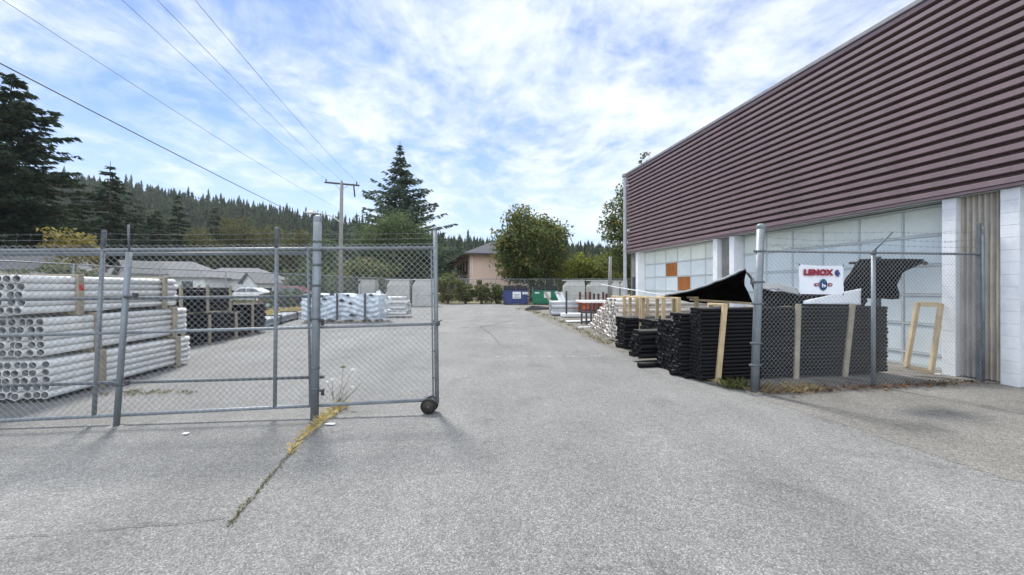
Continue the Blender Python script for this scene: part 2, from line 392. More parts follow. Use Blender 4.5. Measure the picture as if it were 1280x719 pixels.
# thick parts are a little greyer than thin bright edges
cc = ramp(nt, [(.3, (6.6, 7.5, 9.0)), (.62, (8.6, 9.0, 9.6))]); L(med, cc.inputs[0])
rear_fill = N(nt, 'ShaderNodeMapRange'); rear_fill.inputs['From Min'].default_value = .1; rear_fill.inputs['From Max'].default_value = -.6
rear_fill.inputs['To Min'].default_value = 1.; rear_fill.inputs['To Max'].default_value = 2.1; L(sx.outputs[1], rear_fill.inputs[0])  # clouds behind the camera brightened, added fill for shaded faces turned towards it
cb = mixc(nt, 'MULTIPLY', 1.); cb.clamp_result = False; L(cc.outputs[0], cb.inputs[6]); L(rear_fill.outputs[0], cb.inputs[7])
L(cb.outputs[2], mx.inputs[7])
hv2 = N(nt, 'ShaderNodeMapRange'); hv2.inputs['From Min'].default_value = .02; hv2.inputs['From Max'].default_value = .34
hv2.inputs['To Min'].default_value = .72; hv2.inputs['To Max'].default_value = 0.; L(sx.outputs[2], hv2.inputs[0])
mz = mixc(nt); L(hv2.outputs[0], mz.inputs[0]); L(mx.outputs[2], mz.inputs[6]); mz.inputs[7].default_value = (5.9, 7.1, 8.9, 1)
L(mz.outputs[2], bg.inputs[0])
scn.view_settings.view_transform = 'Standard'; scn.view_settings.look = 'None'; scn.view_settings.gamma = 1
scn.view_settings.exposure = 0.84; scn.view_settings.use_curve_mapping = False
# thin air: far things fade a little
hv, hnt, hout = nodes('haze_air')
pv = N(hnt, 'ShaderNodeVolumePrincipled'); pv.inputs['Density'].default_value = .00013; pv.inputs['Color'].default_value = (.86, .92, 1., 1); pv.inputs['Anisotropy'].default_value = .2
hnt.links.new(pv.outputs[0], hout.inputs['Volume'])
scn.cycles.volume_bounces = 0
scn.cycles.max_bounces = 6; scn.cycles.transparent_max_bounces = 8
scn.cycles.use_denoising = True

# ------------------------------------------------------------------ ground and terrain
def sheet(name, pts, z, m, kind='structure'):
    b = MB(); b.face([(x, y, z) for x, y in pts]); o = b.build(name, m); o['kind'] = kind; return o
b = MB(); b.face([(-700, -100, -.02), (700, -100, -.02), (700, 640, -.02), (-700, 640, -.02)])
o = b.build('ground', M['soil']); o['kind'] = 'structure'
sheet('yard_pavement', [(-40, -25), (30, -25), (30, 5), (12, 37.8), (-10.2, 37.8), (-11.6, 30), (-12.6, 22), (-11.5, 13), (-16, 8), (-40, 8)], 0.0, M['asphalt'])
crackline = [G(430, 508), G(405, 527), G(378, 548), G(362, 568), G(346, 588), G(330, 606), G(318, 622), G(300, 642), G(285, 660)]
edge = [Vector(q) for q in ((3.55, 5.75), (3.68, 5.0), (3.86, 4.3), (4.18, 3.13), (4.6, 1.8), (5.3, -2))]; ragged = []
for k in range(len(edge) - 1):
    m_ = max(2, int((edge[k + 1] - edge[k]).length / .035))
    for j in range(m_):
        q = edge[k].lerp(edge[k + 1], j / m_); ragged.append((q.x + rnd.gauss(0, .016) + .02 * math.sin(q.y * 9) + .03 * math.sin(q.y * 3.1), q.y))
sheet('apron_pavement', ragged + [(5.3, -2), (14, -2), (9.2, 6.6), (7.95, 6.6), (5.7, 6.2)], .0025, M['asphalt_brown'])
sheet('gravel_strip', [(.5, 30.5), (.9, 26), (1.45, 20), (1.95, 15), (2.4, 11.6), (2.7, 9.2), (3.0, 7.4), (3.25, 6.25), (3.7, 5.95), (5.8, 6.25), (8.0, 6.7), (9.4, 8), (6.0, 31), (5.5, 38), (.6, 38)], .004, M['dirt'])
# fine cracks in the asphalt
b = MB()
def crack(pts, wd, amp=.012, sub=7):
    path = []
    for k in range(len(pts) - 1):
        a = Vector(pts[k]); c = Vector(pts[k + 1])
        for j in range(sub):
            p = a.lerp(c, j / sub); path.append((p.x + rnd.uniform(-amp, amp), p.y + rnd.uniform(-amp, amp)))
    path.append((pts[-1][0], pts[-1][1]))
    for k in range(len(path) - 1):
        (x0, y0), (x1, y1) = path[k], path[k + 1]
        d = Vector((x1 - x0, y1 - y0)); n = Vector((-d.y, d.x)).normalized() * wd * rnd.uniform(.4, 1.2) / 2
        b.face([(x0 - n.x, y0 - n.y, .0095), (x1 - n.x, y1 - n.y, .0095), (x1 + n.x, y1 + n.y, .0095), (x0 + n.x, y0 + n.y, .0095)])
crack(crackline, .014)
crack([G(285, 648), G(240, 655), G(150, 662), G(60, 670), G(0, 674)], .007)
o = b.build('pavement_crack', M['crack']); o['kind'] = 'structure'
b = MB()
crack([G(536, 400), G(560, 404), G(600, 402)], .05, .05); crack([G(560, 412), G(600, 410), G(640, 402)], .05, .05)
crack([G(600, 408), G(612, 418), G(625, 432)], .03, .04)
crack([G(640, 538), G(690, 530), G(740, 529)], .005, .02)
o = b.build('pavement_tar_crack', M['tar']); o['kind'] = 'structure'
# faded sprayed line across the drive
b = MB()
x = 618.
while x < 770:
    on = 650 < x < 690 or 712 < x < 726 or rnd.random() < .55
    if on:
        X, Y, _ = G(x, 447 + rnd.uniform(-.35, .35)); ww = rnd.uniform(.03, .09); hh = rnd.uniform(.012, .05)
        b.face([(X, Y, .0085), (X + ww, Y + .01, .0085), (X + ww * .9, Y + hh, .0085), (X - .005, Y + hh * .8, .0085)])
    x += rnd.uniform(2., 5.)
o = b.build('faded_road_line', M['paint']); o['kind'] = 'structure'

# hill
ridge = [(-500, 200), (-100, 205), (0, 212), (100, 222), (160, 229), (250, 245), (330, 257), (400, 269), (450, 277), (520, 290), (570, 299), (620, 306), (700, 309), (760, 311), (900, 312), (1400, 314)]
YR = 330.
rx = np.array([(p - CX) * YR / F for p, _ in ridge]); rz = np.array([CH + (HY - y) * YR / F - 13.5 for _, y in ridge])
def hillz(X, Y):
    H = np.interp(X, rx, rz); t = np.clip((Y - 105) / (YR - 105), 0, 1); s = t * t * (3 - 2 * t)
    s = .75 * s + .25 * t
    back = np.clip((Y - YR) / 200., 0, 1)
    return H * s * (1 - .5 * back)
xs = np.linspace(-640, 560, 61); ys = np.concatenate([np.linspace(100, 340, 22), np.linspace(360, 560, 6)])
b = MB(); idx = {}
for j, Y in enumerate(ys):
    for i, X in enumerate(xs):
        idx[i, j] = len(b.v); b.v.append((float(X), float(Y), float(hillz(X, Y)) - .3))
for j in range(len(ys) - 1):
    for i in range(len(xs) - 1):
        b.f.append((idx[i, j], idx[i + 1, j], idx[i + 1, j + 1], idx[i, j + 1])); b.smooth.append(True)
o = b.build('hill', M['hill']); o['kind'] = 'structure'

# far forest: one mass on the hill
rs = np.random.default_rng(3)
def fir_template(seed, wide, bare):
    r = np.random.default_rng(seed); tris = []
    nl = 9
    for l in range(nl):
        t = l / nl; z0 = bare + (1 - bare) * t; rad = wide * (1 - t) ** .85 * r.uniform(.75, 1.15) + .012
        k = 7
        for j in range(k):
            a = 2 * math.pi * (j + r.uniform(-.4, .4)) / k; da = r.uniform(.28, .5); rr = rad * r.uniform(.6, 1.25)
            top = (0, 0, z0 + r.uniform(.13, .19))
            dz = r.uniform(-.05, .02)
            p1 = (rr * math.cos(a - da), rr * math.sin(a - da), z0 + dz); p2 = (rr * math.cos(a + da), rr * math.sin(a + da), z0 + dz + r.uniform(-.02, .02))
            tris.append((top, p1, p2))
    tris.append(((-.012, 0, .0), (.012, 0, .0), (0, 0, 1.02))); tris.append(((0, -.012, .0), (0, .012, .0), (0, 0, 1.02)))
    return np.array(tris)
def round_template(seed):
    r = np.random.default_rng(seed); tris = []
    for _ in range(110):
        d = r.normal(size=3); d /= np.linalg.norm(d); c = np.array([0, 0, .55]) + d * np.array([.3, .3, .4]) * r.uniform(.6, 1.1)
        u = r.normal(size=(3, 3)) * .055
        tris.append(c + u)
    return np.array(tris)
temps = [fir_template(s, wd, br) for s, wd, br in ((1, .20, .05), (2, .17, .12), (3, .24, .05), (4, .15, .2), (5, .21, .1))] + [round_template(8), round_template(9)]
chunks = []
NT = 5200
for i in range(NT):
    if i < 900:
        px = rs.uniform(-140, 880); Y = YR + rs.uniform(-14, 6); X = (px - CX) * Y / F
    else:
        Y = 110 + 225 * rs.random() ** .9; px = rs.uniform(-160, 900); X = (px - CX) * Y / F
    z = float(hillz(X, Y))
    rt = rs.random() < (.42 if Y < 190 else .26)
    t = temps[5 + rs.integers(2)] if rt else temps[rs.integers(5)]
    h = rs.uniform(7, 13) if rt else rs.uniform(7.5, 16.5) * (1.25 if rs.random() < .05 else 1)
    a = rs.uniform(0, 6.28); ca, sa = math.cos(a), math.sin(a)
    V = t * h; V = np.stack([V[..., 0] * ca - V[..., 1] * sa, V[..., 0] * sa + V[..., 1] * ca, V[..., 2]], -1) + np.array([X, Y, z - .5])
    chunks.append(V)
o = np_obj('hill_forest', np.concatenate(chunks), 3, M['forest']); o['kind'] = 'stuff'
o['label'] = 'dark conifer forest covering the hillside'; o['category'] = 'forest'

# ------------------------------------------------------------------ trees
def quads(c, size, r, up=.0, asp=1.6):
    n = len(c)
    d = r.normal(size=(n, 3)); d[:, 2] += up; d /= np.linalg.norm(d, axis=1)[:, None]
    e = r.normal(size=(n, 3)); e -= d * (e * d).sum(1)[:, None]; e /= np.linalg.norm(e, axis=1)[:, None]
    f = np.cross(d, e); s = size[:, None]
    return np.stack([c - e * s * asp * .5, c - f * s * .5, c + e * s * asp * .5, c + f * s * .5], 1)

def leafy(name, label, loc, h, rad, base, m, seed, n_cl=60, per=70, leaf=.22, squash=1., cat='tree', group=None, multi=1, trunk_r=.18, sep=.0):
    r = np.random.default_rng(seed); pr = random.Random(seed)
    t = thing(name, label, cat, loc, 0, group)
    x, y, z = loc; cz = z + (base + h) / 2; hh = (h - base) / 2
    d = r.normal(size=(n_cl, 3)); d /= np.linalg.norm(d, axis=1)[:, None]
    k = r.uniform(.35, 1, n_cl) ** .6 * r.uniform(.82, 1.08, n_cl)
    c = np.array([x, y, cz]) + d * k[:, None] * np.array([rad, rad, hh * squash])
    cl = min(rad, hh) * .30
    pts = []
    for q in c:
        n = int(per * pr.uniform(.6, 1.4)); s = cl * pr.uniform(.55, 1.2)
        pts.append(q + np.clip(r.normal(size=(n, 3)), -1.5, 1.5) * np.array([s, s, s * .7]) * .72)
    pts = np.concatenate(pts); pts = pts[pts[:, 2] > z + .03]
    np_obj('crown' if cat == 'tree' else 'foliage', quads(pts, r.uniform(leaf * .6, leaf * 1.3, len(pts)), r, .5), 4, m, t)
    b = MB()
    for q in range(multi):
        ox, oy = (0, 0) if multi == 1 else (pr.uniform(-rad, rad) * .5, pr.uniform(-rad, rad) * .3)
        top = (x + ox * 1.3 + pr.uniform(-.2, .2), y + oy, z + base + (h - base) * .6)
        b.tube([(x + ox, y + oy, z - .1), (x + ox * 1.1, y + oy, z + base * .6 + .1), top], [trunk_r, trunk_r * .75, trunk_r * .2], 8)
        for _ in range(6):
            e = c[pr.randrange(n_cl)]
            st = z + base * .5 + (h - base) * pr.uniform(.05, .4)
            b.tube([(x + ox * 1.1, y + oy, st), ((x + ox + e[0]) / 2, (y + oy + e[1]) / 2, (st + e[2]) / 2 - .1), tuple(e)], [trunk_r * .45, trunk_r * .3, trunk_r * .08], 5)
    b.build('trunk' if cat == 'tree' else 'stem', M['bark'], t)
    return t

def conifer(name, label, loc, h, rad, m, seed, base=.06, whorls=34, per=8, droop=.15, leaf=.30, power=.9, dens=1.0, tip_up=0., irregular=.25, group=None, leader=.0, trunk_r=.3, lean=0.):
    r = np.random.default_rng(seed); pr = random.Random(seed)
    t = thing(name, label, 'tree', loc, 0, group); x, y, z = loc
    pts = []; b = MB()
    b.tube([(x, y, z - .2), (x + lean * .4, y, z + h * .5), (x + lean, y, z + h)], [trunk_r, trunk_r * .6, .03], 8)
    tri = []
    for wq in range(whorls):
        u = base + (1 - base) * ((wq + pr.uniform(0, .8)) / whorls)
        if u > .985: continue
        zz_ = z + u * h; tx = x + lean * u
        Lr = rad * (1 - (u - base) / (1 - base)) ** power * (1 - leader * max(0, (u - .72) / .28)) + .12
        nb = max(3, int(per * (1 - .45 * u)))
        for k in range(nb):
            a = pr.uniform(0, 6.283); Lb = Lr * (1 + pr.uniform(-irregular * 1.6, irregular))
            dr = droop + pr.uniform(-.1, .1)
            p0 = np.array([tx, y, zz_]); dirv = np.array([math.cos(a), math.sin(a), 0]); side = np.array([-math.sin(a), math.cos(a), 0])
            q0 = p0 + dirv * Lb * .5 + np.array([0, 0, -dr * Lb * .35 + tip_up * Lb * .25]); q1 = p0 + dirv * Lb + np.array([0, 0, -dr * Lb + tip_up * Lb * .6])
            b.tube([p0, q0, q1], [.03 + .012 * Lb, .02 + .006 * Lb, .01], 4, False)
            ns = max(4, int(Lb * 9 * dens))
            s = r.uniform(.12, 1.03, ns)
            pos = np.where((s < .5)[:, None], p0 + (q0 - p0) * (s / .5)[:, None], q0 + (q1 - q0) * ((s - .5) / .5)[:, None])
            off = r.normal(size=ns) * (.10 + .16 * Lb * (1 - s) * 1.0)
            pos = pos + side * off[:, None]; pos[:, 2] -= np.abs(r.normal(size=ns)) * .10 + np.abs(off) * .25
            sz = leaf * r.uniform(.6, 1.35, ns)
            # hanging spray: triangle-ish quad pointing outwards and down
            outv = dirv[None] * r.uniform(.4, 1, ns)[:, None] + side[None] * (np.sign(off) * r.uniform(.2, .9, ns))[:, None] + np.array([0, 0, 1])[None] * r.uniform(-.75, .12, ns)[:, None]
            outv /= np.linalg.norm(outv, axis=1)[:, None]
            lat = np.cross(outv, r.normal(size=(ns, 3))); lat /= np.linalg.norm(lat, axis=1)[:, None]
            A = pos - outv * sz[:, None] * .35; B = pos + lat * sz[:, None] * .28; C = pos + outv * sz[:, None]; D_ = pos - lat * sz[:, None] * .28
            tri.append(np.stack([A, B, C, D_], 1))
    np_obj('crown', np.concatenate(tri), 4, m, t)
    b.build('trunk', M['bark'], t)
    return t

def at(px, D): return ((px - CX) * D / F, D, 0)
def hpx(py, D): return CH + (HY - py) * D / F
gC = 'conifers at the foot of the hill'
conifer('fir_tree', 'tallest dark fir with ragged spreading limbs at left edge', at(14, 42), hpx(92, 42), 6.8, M['conifer'], 11, .10, 44, 13, -.02, .46, .62, 2.0, .25, .42, gC, 0, .35)
conifer('fir_tree', 'dense pointed dark fir right of the tallest ragged fir', at(138, 62), hpx(203, 62), 5.6, M['conifer'], 12, .04, 36, 9, .15, .5, .8, 1.4, 0, .3, gC)
conifer('fir_tree', 'slim dark fir rising in front of the hillside, above the long grey roof', at(222, 80), hpx(243, 80), 4.8, M['conifer'], 13, .04, 30, 9, .2, .55, .9, 1.3, 0, .25, gC)
for i, (px, D, ty, rd, lab) in enumerate(((58, 52, 226, 5.2, 'broad dark fir filling the gap right of the tallest fir'), (100, 58, 236, 5, 'shorter dark fir behind the yellowing bush'), (172, 72, 246, 5, 'shaggy fir between the dense pointed fir and the slim fir'), (-40, 46, 200, 5.5, 'dark fir half outside the left edge of the view'), (268, 92, 258, 4.6, 'small fir low on the hillside right of the slim fir'), (196, 66, 262, 4.2, 'low shaggy fir behind the long grey roof'))):
    conifer('fir_tree', lab, at(px, D), hpx(ty, D), rd, M['conifer_b'] if i in (2, 4, 5) else M['conifer'], 20 + i, .02, 26, 9, .12, .55, .75, 1.3, 0, .35, gC)
cedar = conifer('cedar_tree', 'tall cedar with bare spiky top and drooping arms', at(500, 55), hpx(177, 55), 10.6, M['cedar'], 31, .06, 50, 11, -.26, .42, 1.22, 1.6, -.05, .40, None, .45, .3)
leafy('willow_tree', 'bushy grey green tree in front of the cedar', at(497, 46), hpx(268, 46), 4.3, .2, M['willow'], 41, 220, 130, .17)
leafy('maple_tree', 'round maple with browning leaves behind the dumpsters', at(664, 44), hpx(263, 44), 3.9, 1.1, M['maple'], 42, 150, 170, .20, trunk_r=.25)
leafy('leafy_tree', 'dark leafy tree at the far corner of the warehouse', at(789, 40), hpx(236, 40), 2.9, 1.2, M['maple'], 43, 90, 130, .19)
gO = 'olive trees at the foot of the hill'
for i, (px, D, ty, rd, mm, lab) in enumerate(((290, 95, 272, 6, 'olive', 'olive brown leafy tree behind the long houses, nearest the slim fir'), (330, 100, 280, 6, 'olive', 'olive leafy tree low on the hill, left of the lamp arm'), (370, 90, 288, 5.5, 'olive', 'olive tree beside the thick gate post'), (415, 85, 296, 5.5, 'willow', 'green tree behind the utility pole'), (245, 84, 286, 5, 'olive', 'brownish tree above the long grey roof'), (448, 75, 300, 4.5, 'willow', 'green tree between utility pole and cedar'), (545, 70, 312, 4.5, 'willow', 'green tree between cedar and peach house'))):
    leafy('leafy_tree', lab, at(px, D), hpx(ty, D), rd, 1., M[mm], 50 + i, 90, 110, .32, group=gO)
leafy('yellow_bush', 'small bush with yellowing leaves before the dark firs', at(92, 33), hpx(280, 33), 1.9, 1.6, M['yellow'], 61, 40, 40, .2, cat='bush')
leafy('roadside_bush', 'low green bush beside the left houses', at(70, 30), hpx(330, 30), 2.6, .3, M['hedge'], 62, 50, 50, .2, cat='bush')
leafy('roadside_bush', 'green bush outside the left fence behind the grey pipes', at(356, 27), hpx(364, 27), 1.6, .1, M['willow'], 63, 30, 45, .15, cat='bush')
leafy('garden_bush', 'green bush behind the fence beside the utility pole', at(392, 34), hpx(330, 34), 2.4, .2, M['willow'], 66, 50, 55, .2, cat='bush')
leafy('garden_bush', 'dark green shrubs outside the fence right of the utility pole', at(462, 39), hpx(322, 39), 3.0, .2, M['hedge'], 67, 70, 60, .2, cat='bush')
gL = 'yellow green bushes behind the grey moulded tanks'
leafy('lime_bush', 'yellow green bush between the maple and the old timber post', at(722, 46), hpx(318, 46), 3.0, .2, M['lime'], 64, 80, 60, .22, cat='bush', group=gL)
leafy('lime_bush', 'yellow green bush right of the timber post near the warehouse', at(752, 47), hpx(322, 47), 2.8, .2, M['lime'], 65, 70, 60, .22, cat='bush', group=gL)
gH = 'brambles growing along the back fence'
for i, (px, ty, rd, lab) in enumerate(((560, 345, 1.5, 'broad bramble mound left of the small gap in the back fence'), (582, 352, .9, 'bramble below the peach house downpipe'), (602, 352, 1.0, 'thin bramble on the fence below the peach wall'), (621, 355, .95, 'bramble touching the blue dumpster'))):
    leafy('bramble_bush', lab, at(px, 37.3), hpx(ty, 37.3), rd, .05, M['hedge'], 70 + i, 34, 60, .12, cat='bush', group=gH)
leafy('rooftop_weed', 'small weed growing on the warehouse roof edge', (5.75 + .12, 17.0, 6.93), .62, .42, .05, M['olive'], 80, 9, 12, .07, cat='plant', trunk_r=.008)

# ------------------------------------------------------------------ warehouse
X0 = 9.3; SL = 97 / 480.
dv = Vector((-SL, 1, 0)).normalized(); nv = Vector((-dv.y, dv.x, 0))     # along the wall away; outwards to the yard
if nv.x > 0: nv = -nv
def W(D, off=0., z=0.):                     # point on wall plane at depth D, off metres outwards
    return Vector((X0 - SL * D, D, 0)) + nv * off + Vector((0, 0, z))
wh = thing('warehouse_building', 'large warehouse with plum ribbed metal upper wall and white garage doors', 'building', (X0 - SL * 10, 10, 0))
DF, DN, ZB, ZT = 18.45, 1.2, 3.21, 6.98
# siding: horizontal box ribs
b = MB(); pitch = (ZT - ZB) / 22; prof = []
for k in range(22):
    z = ZB + k * pitch
    prof += [(z, -.10), (z + pitch * .32, -.10), (z + pitch * .35, .055), (z + pitch * .38, .062), (z + pitch * .85, .062), (z + pitch * .955, .026)]
prof.append((ZT, -.10))
segs = [DN, 3.4, 6.6, 9.9, 13.2, 16.4, DF]
for s in range(len(segs) - 1):
    d0, d1 = segs[s], segs[s + 1]
    for k in range(len(prof) - 1):
        (z0, o0), (z1, o1) = prof[k], prof[k + 1]
        jo = .0025 * (s % 2)
        b.face([W(d1, o0 + .03 + jo, z0), W(d0, o0 + .03 + jo, z0), W(d0, o1 + .03 + jo, z1), W(d1, o1 + .03 + jo, z1)])
b.build('siding', M['siding'], wh)
b = MB()
b.beam(W(DN, .0, ZB + .026), W(DF, .0, ZB + .026), .17, .05); b.build('siding_base_trim', M['siding_dark'], wh)
b = MB(); b.beam(W(DN, .0, ZT + .05), W(DF + .05, .0, ZT + .05), .24, .10, bev=.012); b.build('parapet_cap', M['cap'], wh)
# core walls: back panel behind siding, end wall, roof
back = W(0, -9) - W(0, 0)
b = MB()
a0, a1 = W(DN, -.14, 0), W(DF, -.14, 0); c0, c1 = a0 + back, a1 + back
def quadz(p, q, z0, z1): b.face([(p.x, p.y, z0), (q.x, q.y, z0), (q.x, q.y, z1), (p.x, p.y, z1)])
quadz(a0, a1, ZB - .02, ZT); quadz(a1, c1, 0, ZT); quadz(c1, c0, 0, ZT); quadz(c0, a0, 0, ZT)
b.build('wall', M['block_grey'], wh)
b = MB(); b.face([(p.x, p.y, ZT - .05) for p in (a0, c0, c1, a1)]); b.build('roof', M['dark'], wh)
# soffit under the siding back to the recessed doors
b = MB(); b.face([W(DN, .02, ZB - .004), W(DF, .02, ZB - .004), W(DF, -.5, ZB - .004), W(DN, -.5, ZB - .004)]); b.build('soffit', M['door_f'], wh)
# downspout corner trim
b = MB(); p = W(DF + .10, .10)
b.beam((p.x, p.y, .05), (p.x, p.y, ZT + .02), .15, .12, (1, 0, 0), .012)
for z in (1.5, 3.4, 5.3): b.beam((p.x - .085, p.y - .03, z), (p.x + .085, p.y + .03, z), .15, .04)
b.build('downspout', M['downspout'], wh)
b = MB(); b.box(W(DF + .10, .10, ZT + .0), (.24, .24, .16), None, .02); b.build('rain_head', M['cap'], wh)
rw = Matrix((dv, -nv, Vector((0, 0, 1)))).transposed() if False else Matrix.Rotation(math.atan2(dv.y, dv.x), 3, 'Z')
def blockwall(d_far, d_near, off, depth, name, m, z1=ZB - .012, course=.2, jitter=0.):
    b = MB(); z = 0.0
    Lw = (W(d_far) - W(d_near)).length
    c = (W(d_far) + W(d_near)) / 2 + nv * (off - depth / 2)
    while z < z1 - .02:
        h = min(course, z1 - z) - .004
        nb = max(1, round(Lw / .4)); 
        for q in range(nb):
            ofs = (q + .5) / nb - .5
            b.box(Vector((c.x, c.y, z + h / 2 + .003)) + dv * (ofs * Lw), (Lw / nb - .004, depth, h), rw, .005)
        z += course
    b.box((c.x - nv.x * .002, c.y - nv.y * .002, z1 / 2), (Lw - .012, depth - .012, z1 - .01), rw)
    return b.build(name, m, wh)
for (f, n) in ((17.75, 17.54), (12.83, 12.63), (12.12, 11.92), (7.04, 6.85), (6.315, 6.10)):
    blockwall(f, n, .0, .62, 'pillar', M['block'])
blockwall(1.25, 1.05, .0, .62, 'pillar', M['block'])
blockwall(18.45, 17.755, -.16, .3, 'infill_wall', M['block_grey'])
blockwall(12.625, 12.125, -.17, .3, 'infill_wall', M['block_grey'])
# small dark side door in the far infill
b = MB(); pc = W(18.08, -.15); b.box((pc.x, pc.y, 1.05), (.42, .03, 2.1), rw, .008)
so_ = b.build('side_door', M['dark'], wh)
b = MB(); pc = W(17.95, -.12); b.box((pc.x, pc.y, 1.0), (.03, .05, .12), rw); b.build('handle', M['galv'], so_)
# corrugated panel
b = MB(); n = 96; d0, d1 = 6.845, 6.32
zs = [0.02, .9, .93, 1.85, 1.88, ZB - .01]
for k in range(n):
    for j in range(len(zs) - 1):
        ext = .006 if j in (2,) else 0
        t0, t1 = k / n, (k + 1) / n
        o0 = -.16 + .034 * math.cos(t0 * 7.2 * 6.283) + ext; o1 = -.16 + .034 * math.cos(t1 * 7.2 * 6.283) + ext
        b.face([W(d0 + (d1 - d0) * t0, o0, zs[j]), W(d0 + (d1 - d0) * t1, o1, zs[j]), W(d0 + (d1 - d0) * t1, o1, zs[j + 1]), W(d0 + (d1 - d0) * t0, o0, zs[j + 1])], True)
b.build('corrugated_panel', M['corr'], wh)
# garage doors: six columns of panels in frames
def garage(df, dn, orange=(), lower_gap=True):
    fr = MB(); pw = MB(); pb = MB()
    Lw = (W(df) - W(dn)).length; off = -.36
    base = W(dn, off)
    rows = [.03, .285, .865, 1.445, 2.025, 2.605, 3.165]
    cols = [Lw * k / 6 for k in range(7)]
    fr.box(base + dv * Lw / 2 + Vector((0, 0, 1.6)) - nv * .03, (Lw, .03, 3.16), rw)
    for z in rows: fr.box(base + dv * Lw / 2 + Vector((0, 0, z)), (Lw, .034, .04), rw)
    for r_ in range(len(rows) - 1):
        for c_ in range(7):
            fr.box(base + dv * cols[c_] + Vector((0, 0, (rows[r_] + rows[r_ + 1]) / 2)), (.035, .030, rows[r_ + 1] - rows[r_] - .052), rw)
    door = fr.build('garage_door', M['door_f'], wh)
    for r_ in range(len(rows) - 1):
        for c_ in range(6):
            c = base + dv * (cols[c_] + cols[c_ + 1]) * .5 + Vector((0, 0, (rows[r_] + rows[r_ + 1]) / 2)) - nv * .006
            size = (Lw / 6 - .05, .018, rows[r_ + 1] - rows[r_] - .056)
            if (r_, c_) in orange:
                o_ = MB(); o_.box(c + nv * .008, size, rw, .004); q = o_.build('door_panel', M['rust'], door); q['label'] = 'orange brown board replacing a white panel'
            else: (pw if r_ == 5 else pb).box(c, size, rw, .006)
    pw.build('upper_panels', M['door_w'], door); pb.build('lower_panels', M['door_b'], door)
    return door
garage(17.54, 12.83, {(4, 3), (3, 2)})
garage(11.92, 7.04); garage(6.10, 1.25)
# conduit with small box at the siding corner
b = MB(); p = W(DF - .25, .11, 4.27); b.box(p, (.14, .10, .10), rw, .01); b.build('wall_lamp', M['downspout'], wh)

# ------------------------------------------------------------------ chain link helper
def chain(b, o, u, up, Lx, h, pitch, r, nrm, seed=0, wob=.0):
    o = Vector(o); u = Vector(u).normalized(); up = Vector(up).normalized(); nrm = Vector(nrm).normalized()
    for fam in (1, -1):
        k = -h
        while k < Lx + h:
            # s = k + t (fam 1) or s = k + h - t
            t0, t1 = 0., h
            if fam == 1:
                t0 = max(t0, -k); t1 = min(t1, Lx - k); s0, s1 = k + t0, k + t1
            else:
                s_at = lambda t: k + h - t
                t0 = max(t0, k + h - Lx); t1 = min(t1, k + h); s0, s1 = s_at(t0), s_at(t1)
            if t1 - t0 > .02:
                A = o + u * s0 + up * t0 + nrm * r * .9 * fam; B = o + u * s1 + up * t1 + nrm * r * .9 * fam
                b.tube([A, B], r, 3, False, False)
            k += pitch
def barbed(b, p, q, sag=.03, r=.0022, step=.13, n=14):
    p = Vector(p); q = Vector(q); pts = []
    for k in range(n + 1):
        t = k / n; v = p.lerp(q, t); v.z -= sag * 4 * t * (1 - t); pts.append(v)
    b.tube(pts, r, 4, False)
    L_ = (q - p).length; d = (q - p).normalized(); m_ = int(L_ / step)
    for k in range(m_):
        t = (k + .5) / m_; v = p.lerp(q, t); v.z -= sag * 4 * t * (1 - t)
        for s in (1, -1):
            e = Vector((rnd.uniform(-.4, .4), rnd.uniform(-.6, .6), s)).normalized() * .022
            b.tube([v - e * .8, v + e], [r * .8, r * .3], 3, False)

# ------------------------------------------------------------------ sliding gate (left)
g0 = Vector((-6.75, 4.37 - .109 * .92, .062)); g1 = Vector((-.965, 4.90, .165))
gu = (g1 - g0).normalized(); gl = (g1 - g0).length; gn = Vector((gu.y, -gu.x, 0)).normalized()     # towards the camera
gup = Vector((0, 0, 1)) - gu * gu.z; gup.normalize()
gate = thing('sliding_gate', 'open chain link sliding gate with grey pipe frame and small rusty wheel', 'gate', (-3.9, 4.65, 0))
GH = 1.935
def gp(px, t):                               # point on the gate plane at picture column px, t up from the bottom rail
    k = (px - CX) / F                        # X = k * Y
    s = (k * g0.y - g0.x) / (gu.x - k * gu.y)
    return g0 + gu * s + gup * t
def rail(name, a, c, r, m=M['galv'], par=None, n=12):
    b = MB(); b.tube([a, c], r, n); return b.build(name, m, par or gate)
gr = gp(547, 0)
rail('top_rail', g0 + gup * GH, gr + gup * GH, .021); rail('bottom_rail', g0, gr, .021); rail('middle_rail', g0 + gup * .965, gr + gup * .965, .019)
off = -gn * .055
e388 = gp(389, 0); e405 = gp(404, 0)
rail('track_rail', g0 + gup * (GH - .035) + off, e388 + gup * (GH - .05) + off, .021)
rail('track_rail', g0 + gup * 1.385 + off, e405 + gup * 1.345 + off, .019, M['galv_dark'])
rail('track_rail', g0 + gup * .40 + off, e405 + gup * .335 + off, .019, M['galv_dark'])
for px0, px1, ext, r_ in ((117.5, 133, .21, .022), (343.5, 349.5, .24, .022), (388, 388.5, -.02, .016)):
    a = gp(px0, .0); c = gp(px1, GH)
    d = (c - a).normalized()
    post = rail('upright', a - gn * .0, c + d * (.03 if ext < 0 else 0), r_)
    if ext > 0:
        b = MB(); b.tube([c, c + d * ext], r_ * .95, 10)
        for k in range(9):                    # wire wrapped round the extension
            q = c + d * (.04 + ext * .92 * k / 9)
            b.tube([q + Vector((.025 * math.cos(a_), .025 * math.sin(a_), .004 * a_)) for a_ in (0, 1, 2, 3, 4, 5, 6.2)], .004, 4, False)
        b.lathe([(0, .03), (.02, .025), (.027, .0), (.024, -.01)], c + d * ext, n=10)
        b.build('barbed_wire_arm', M['galv_dark'], gate)
a = gp(546.2, .0); c = gp(547.5, GH); d = (c - a).normalized()
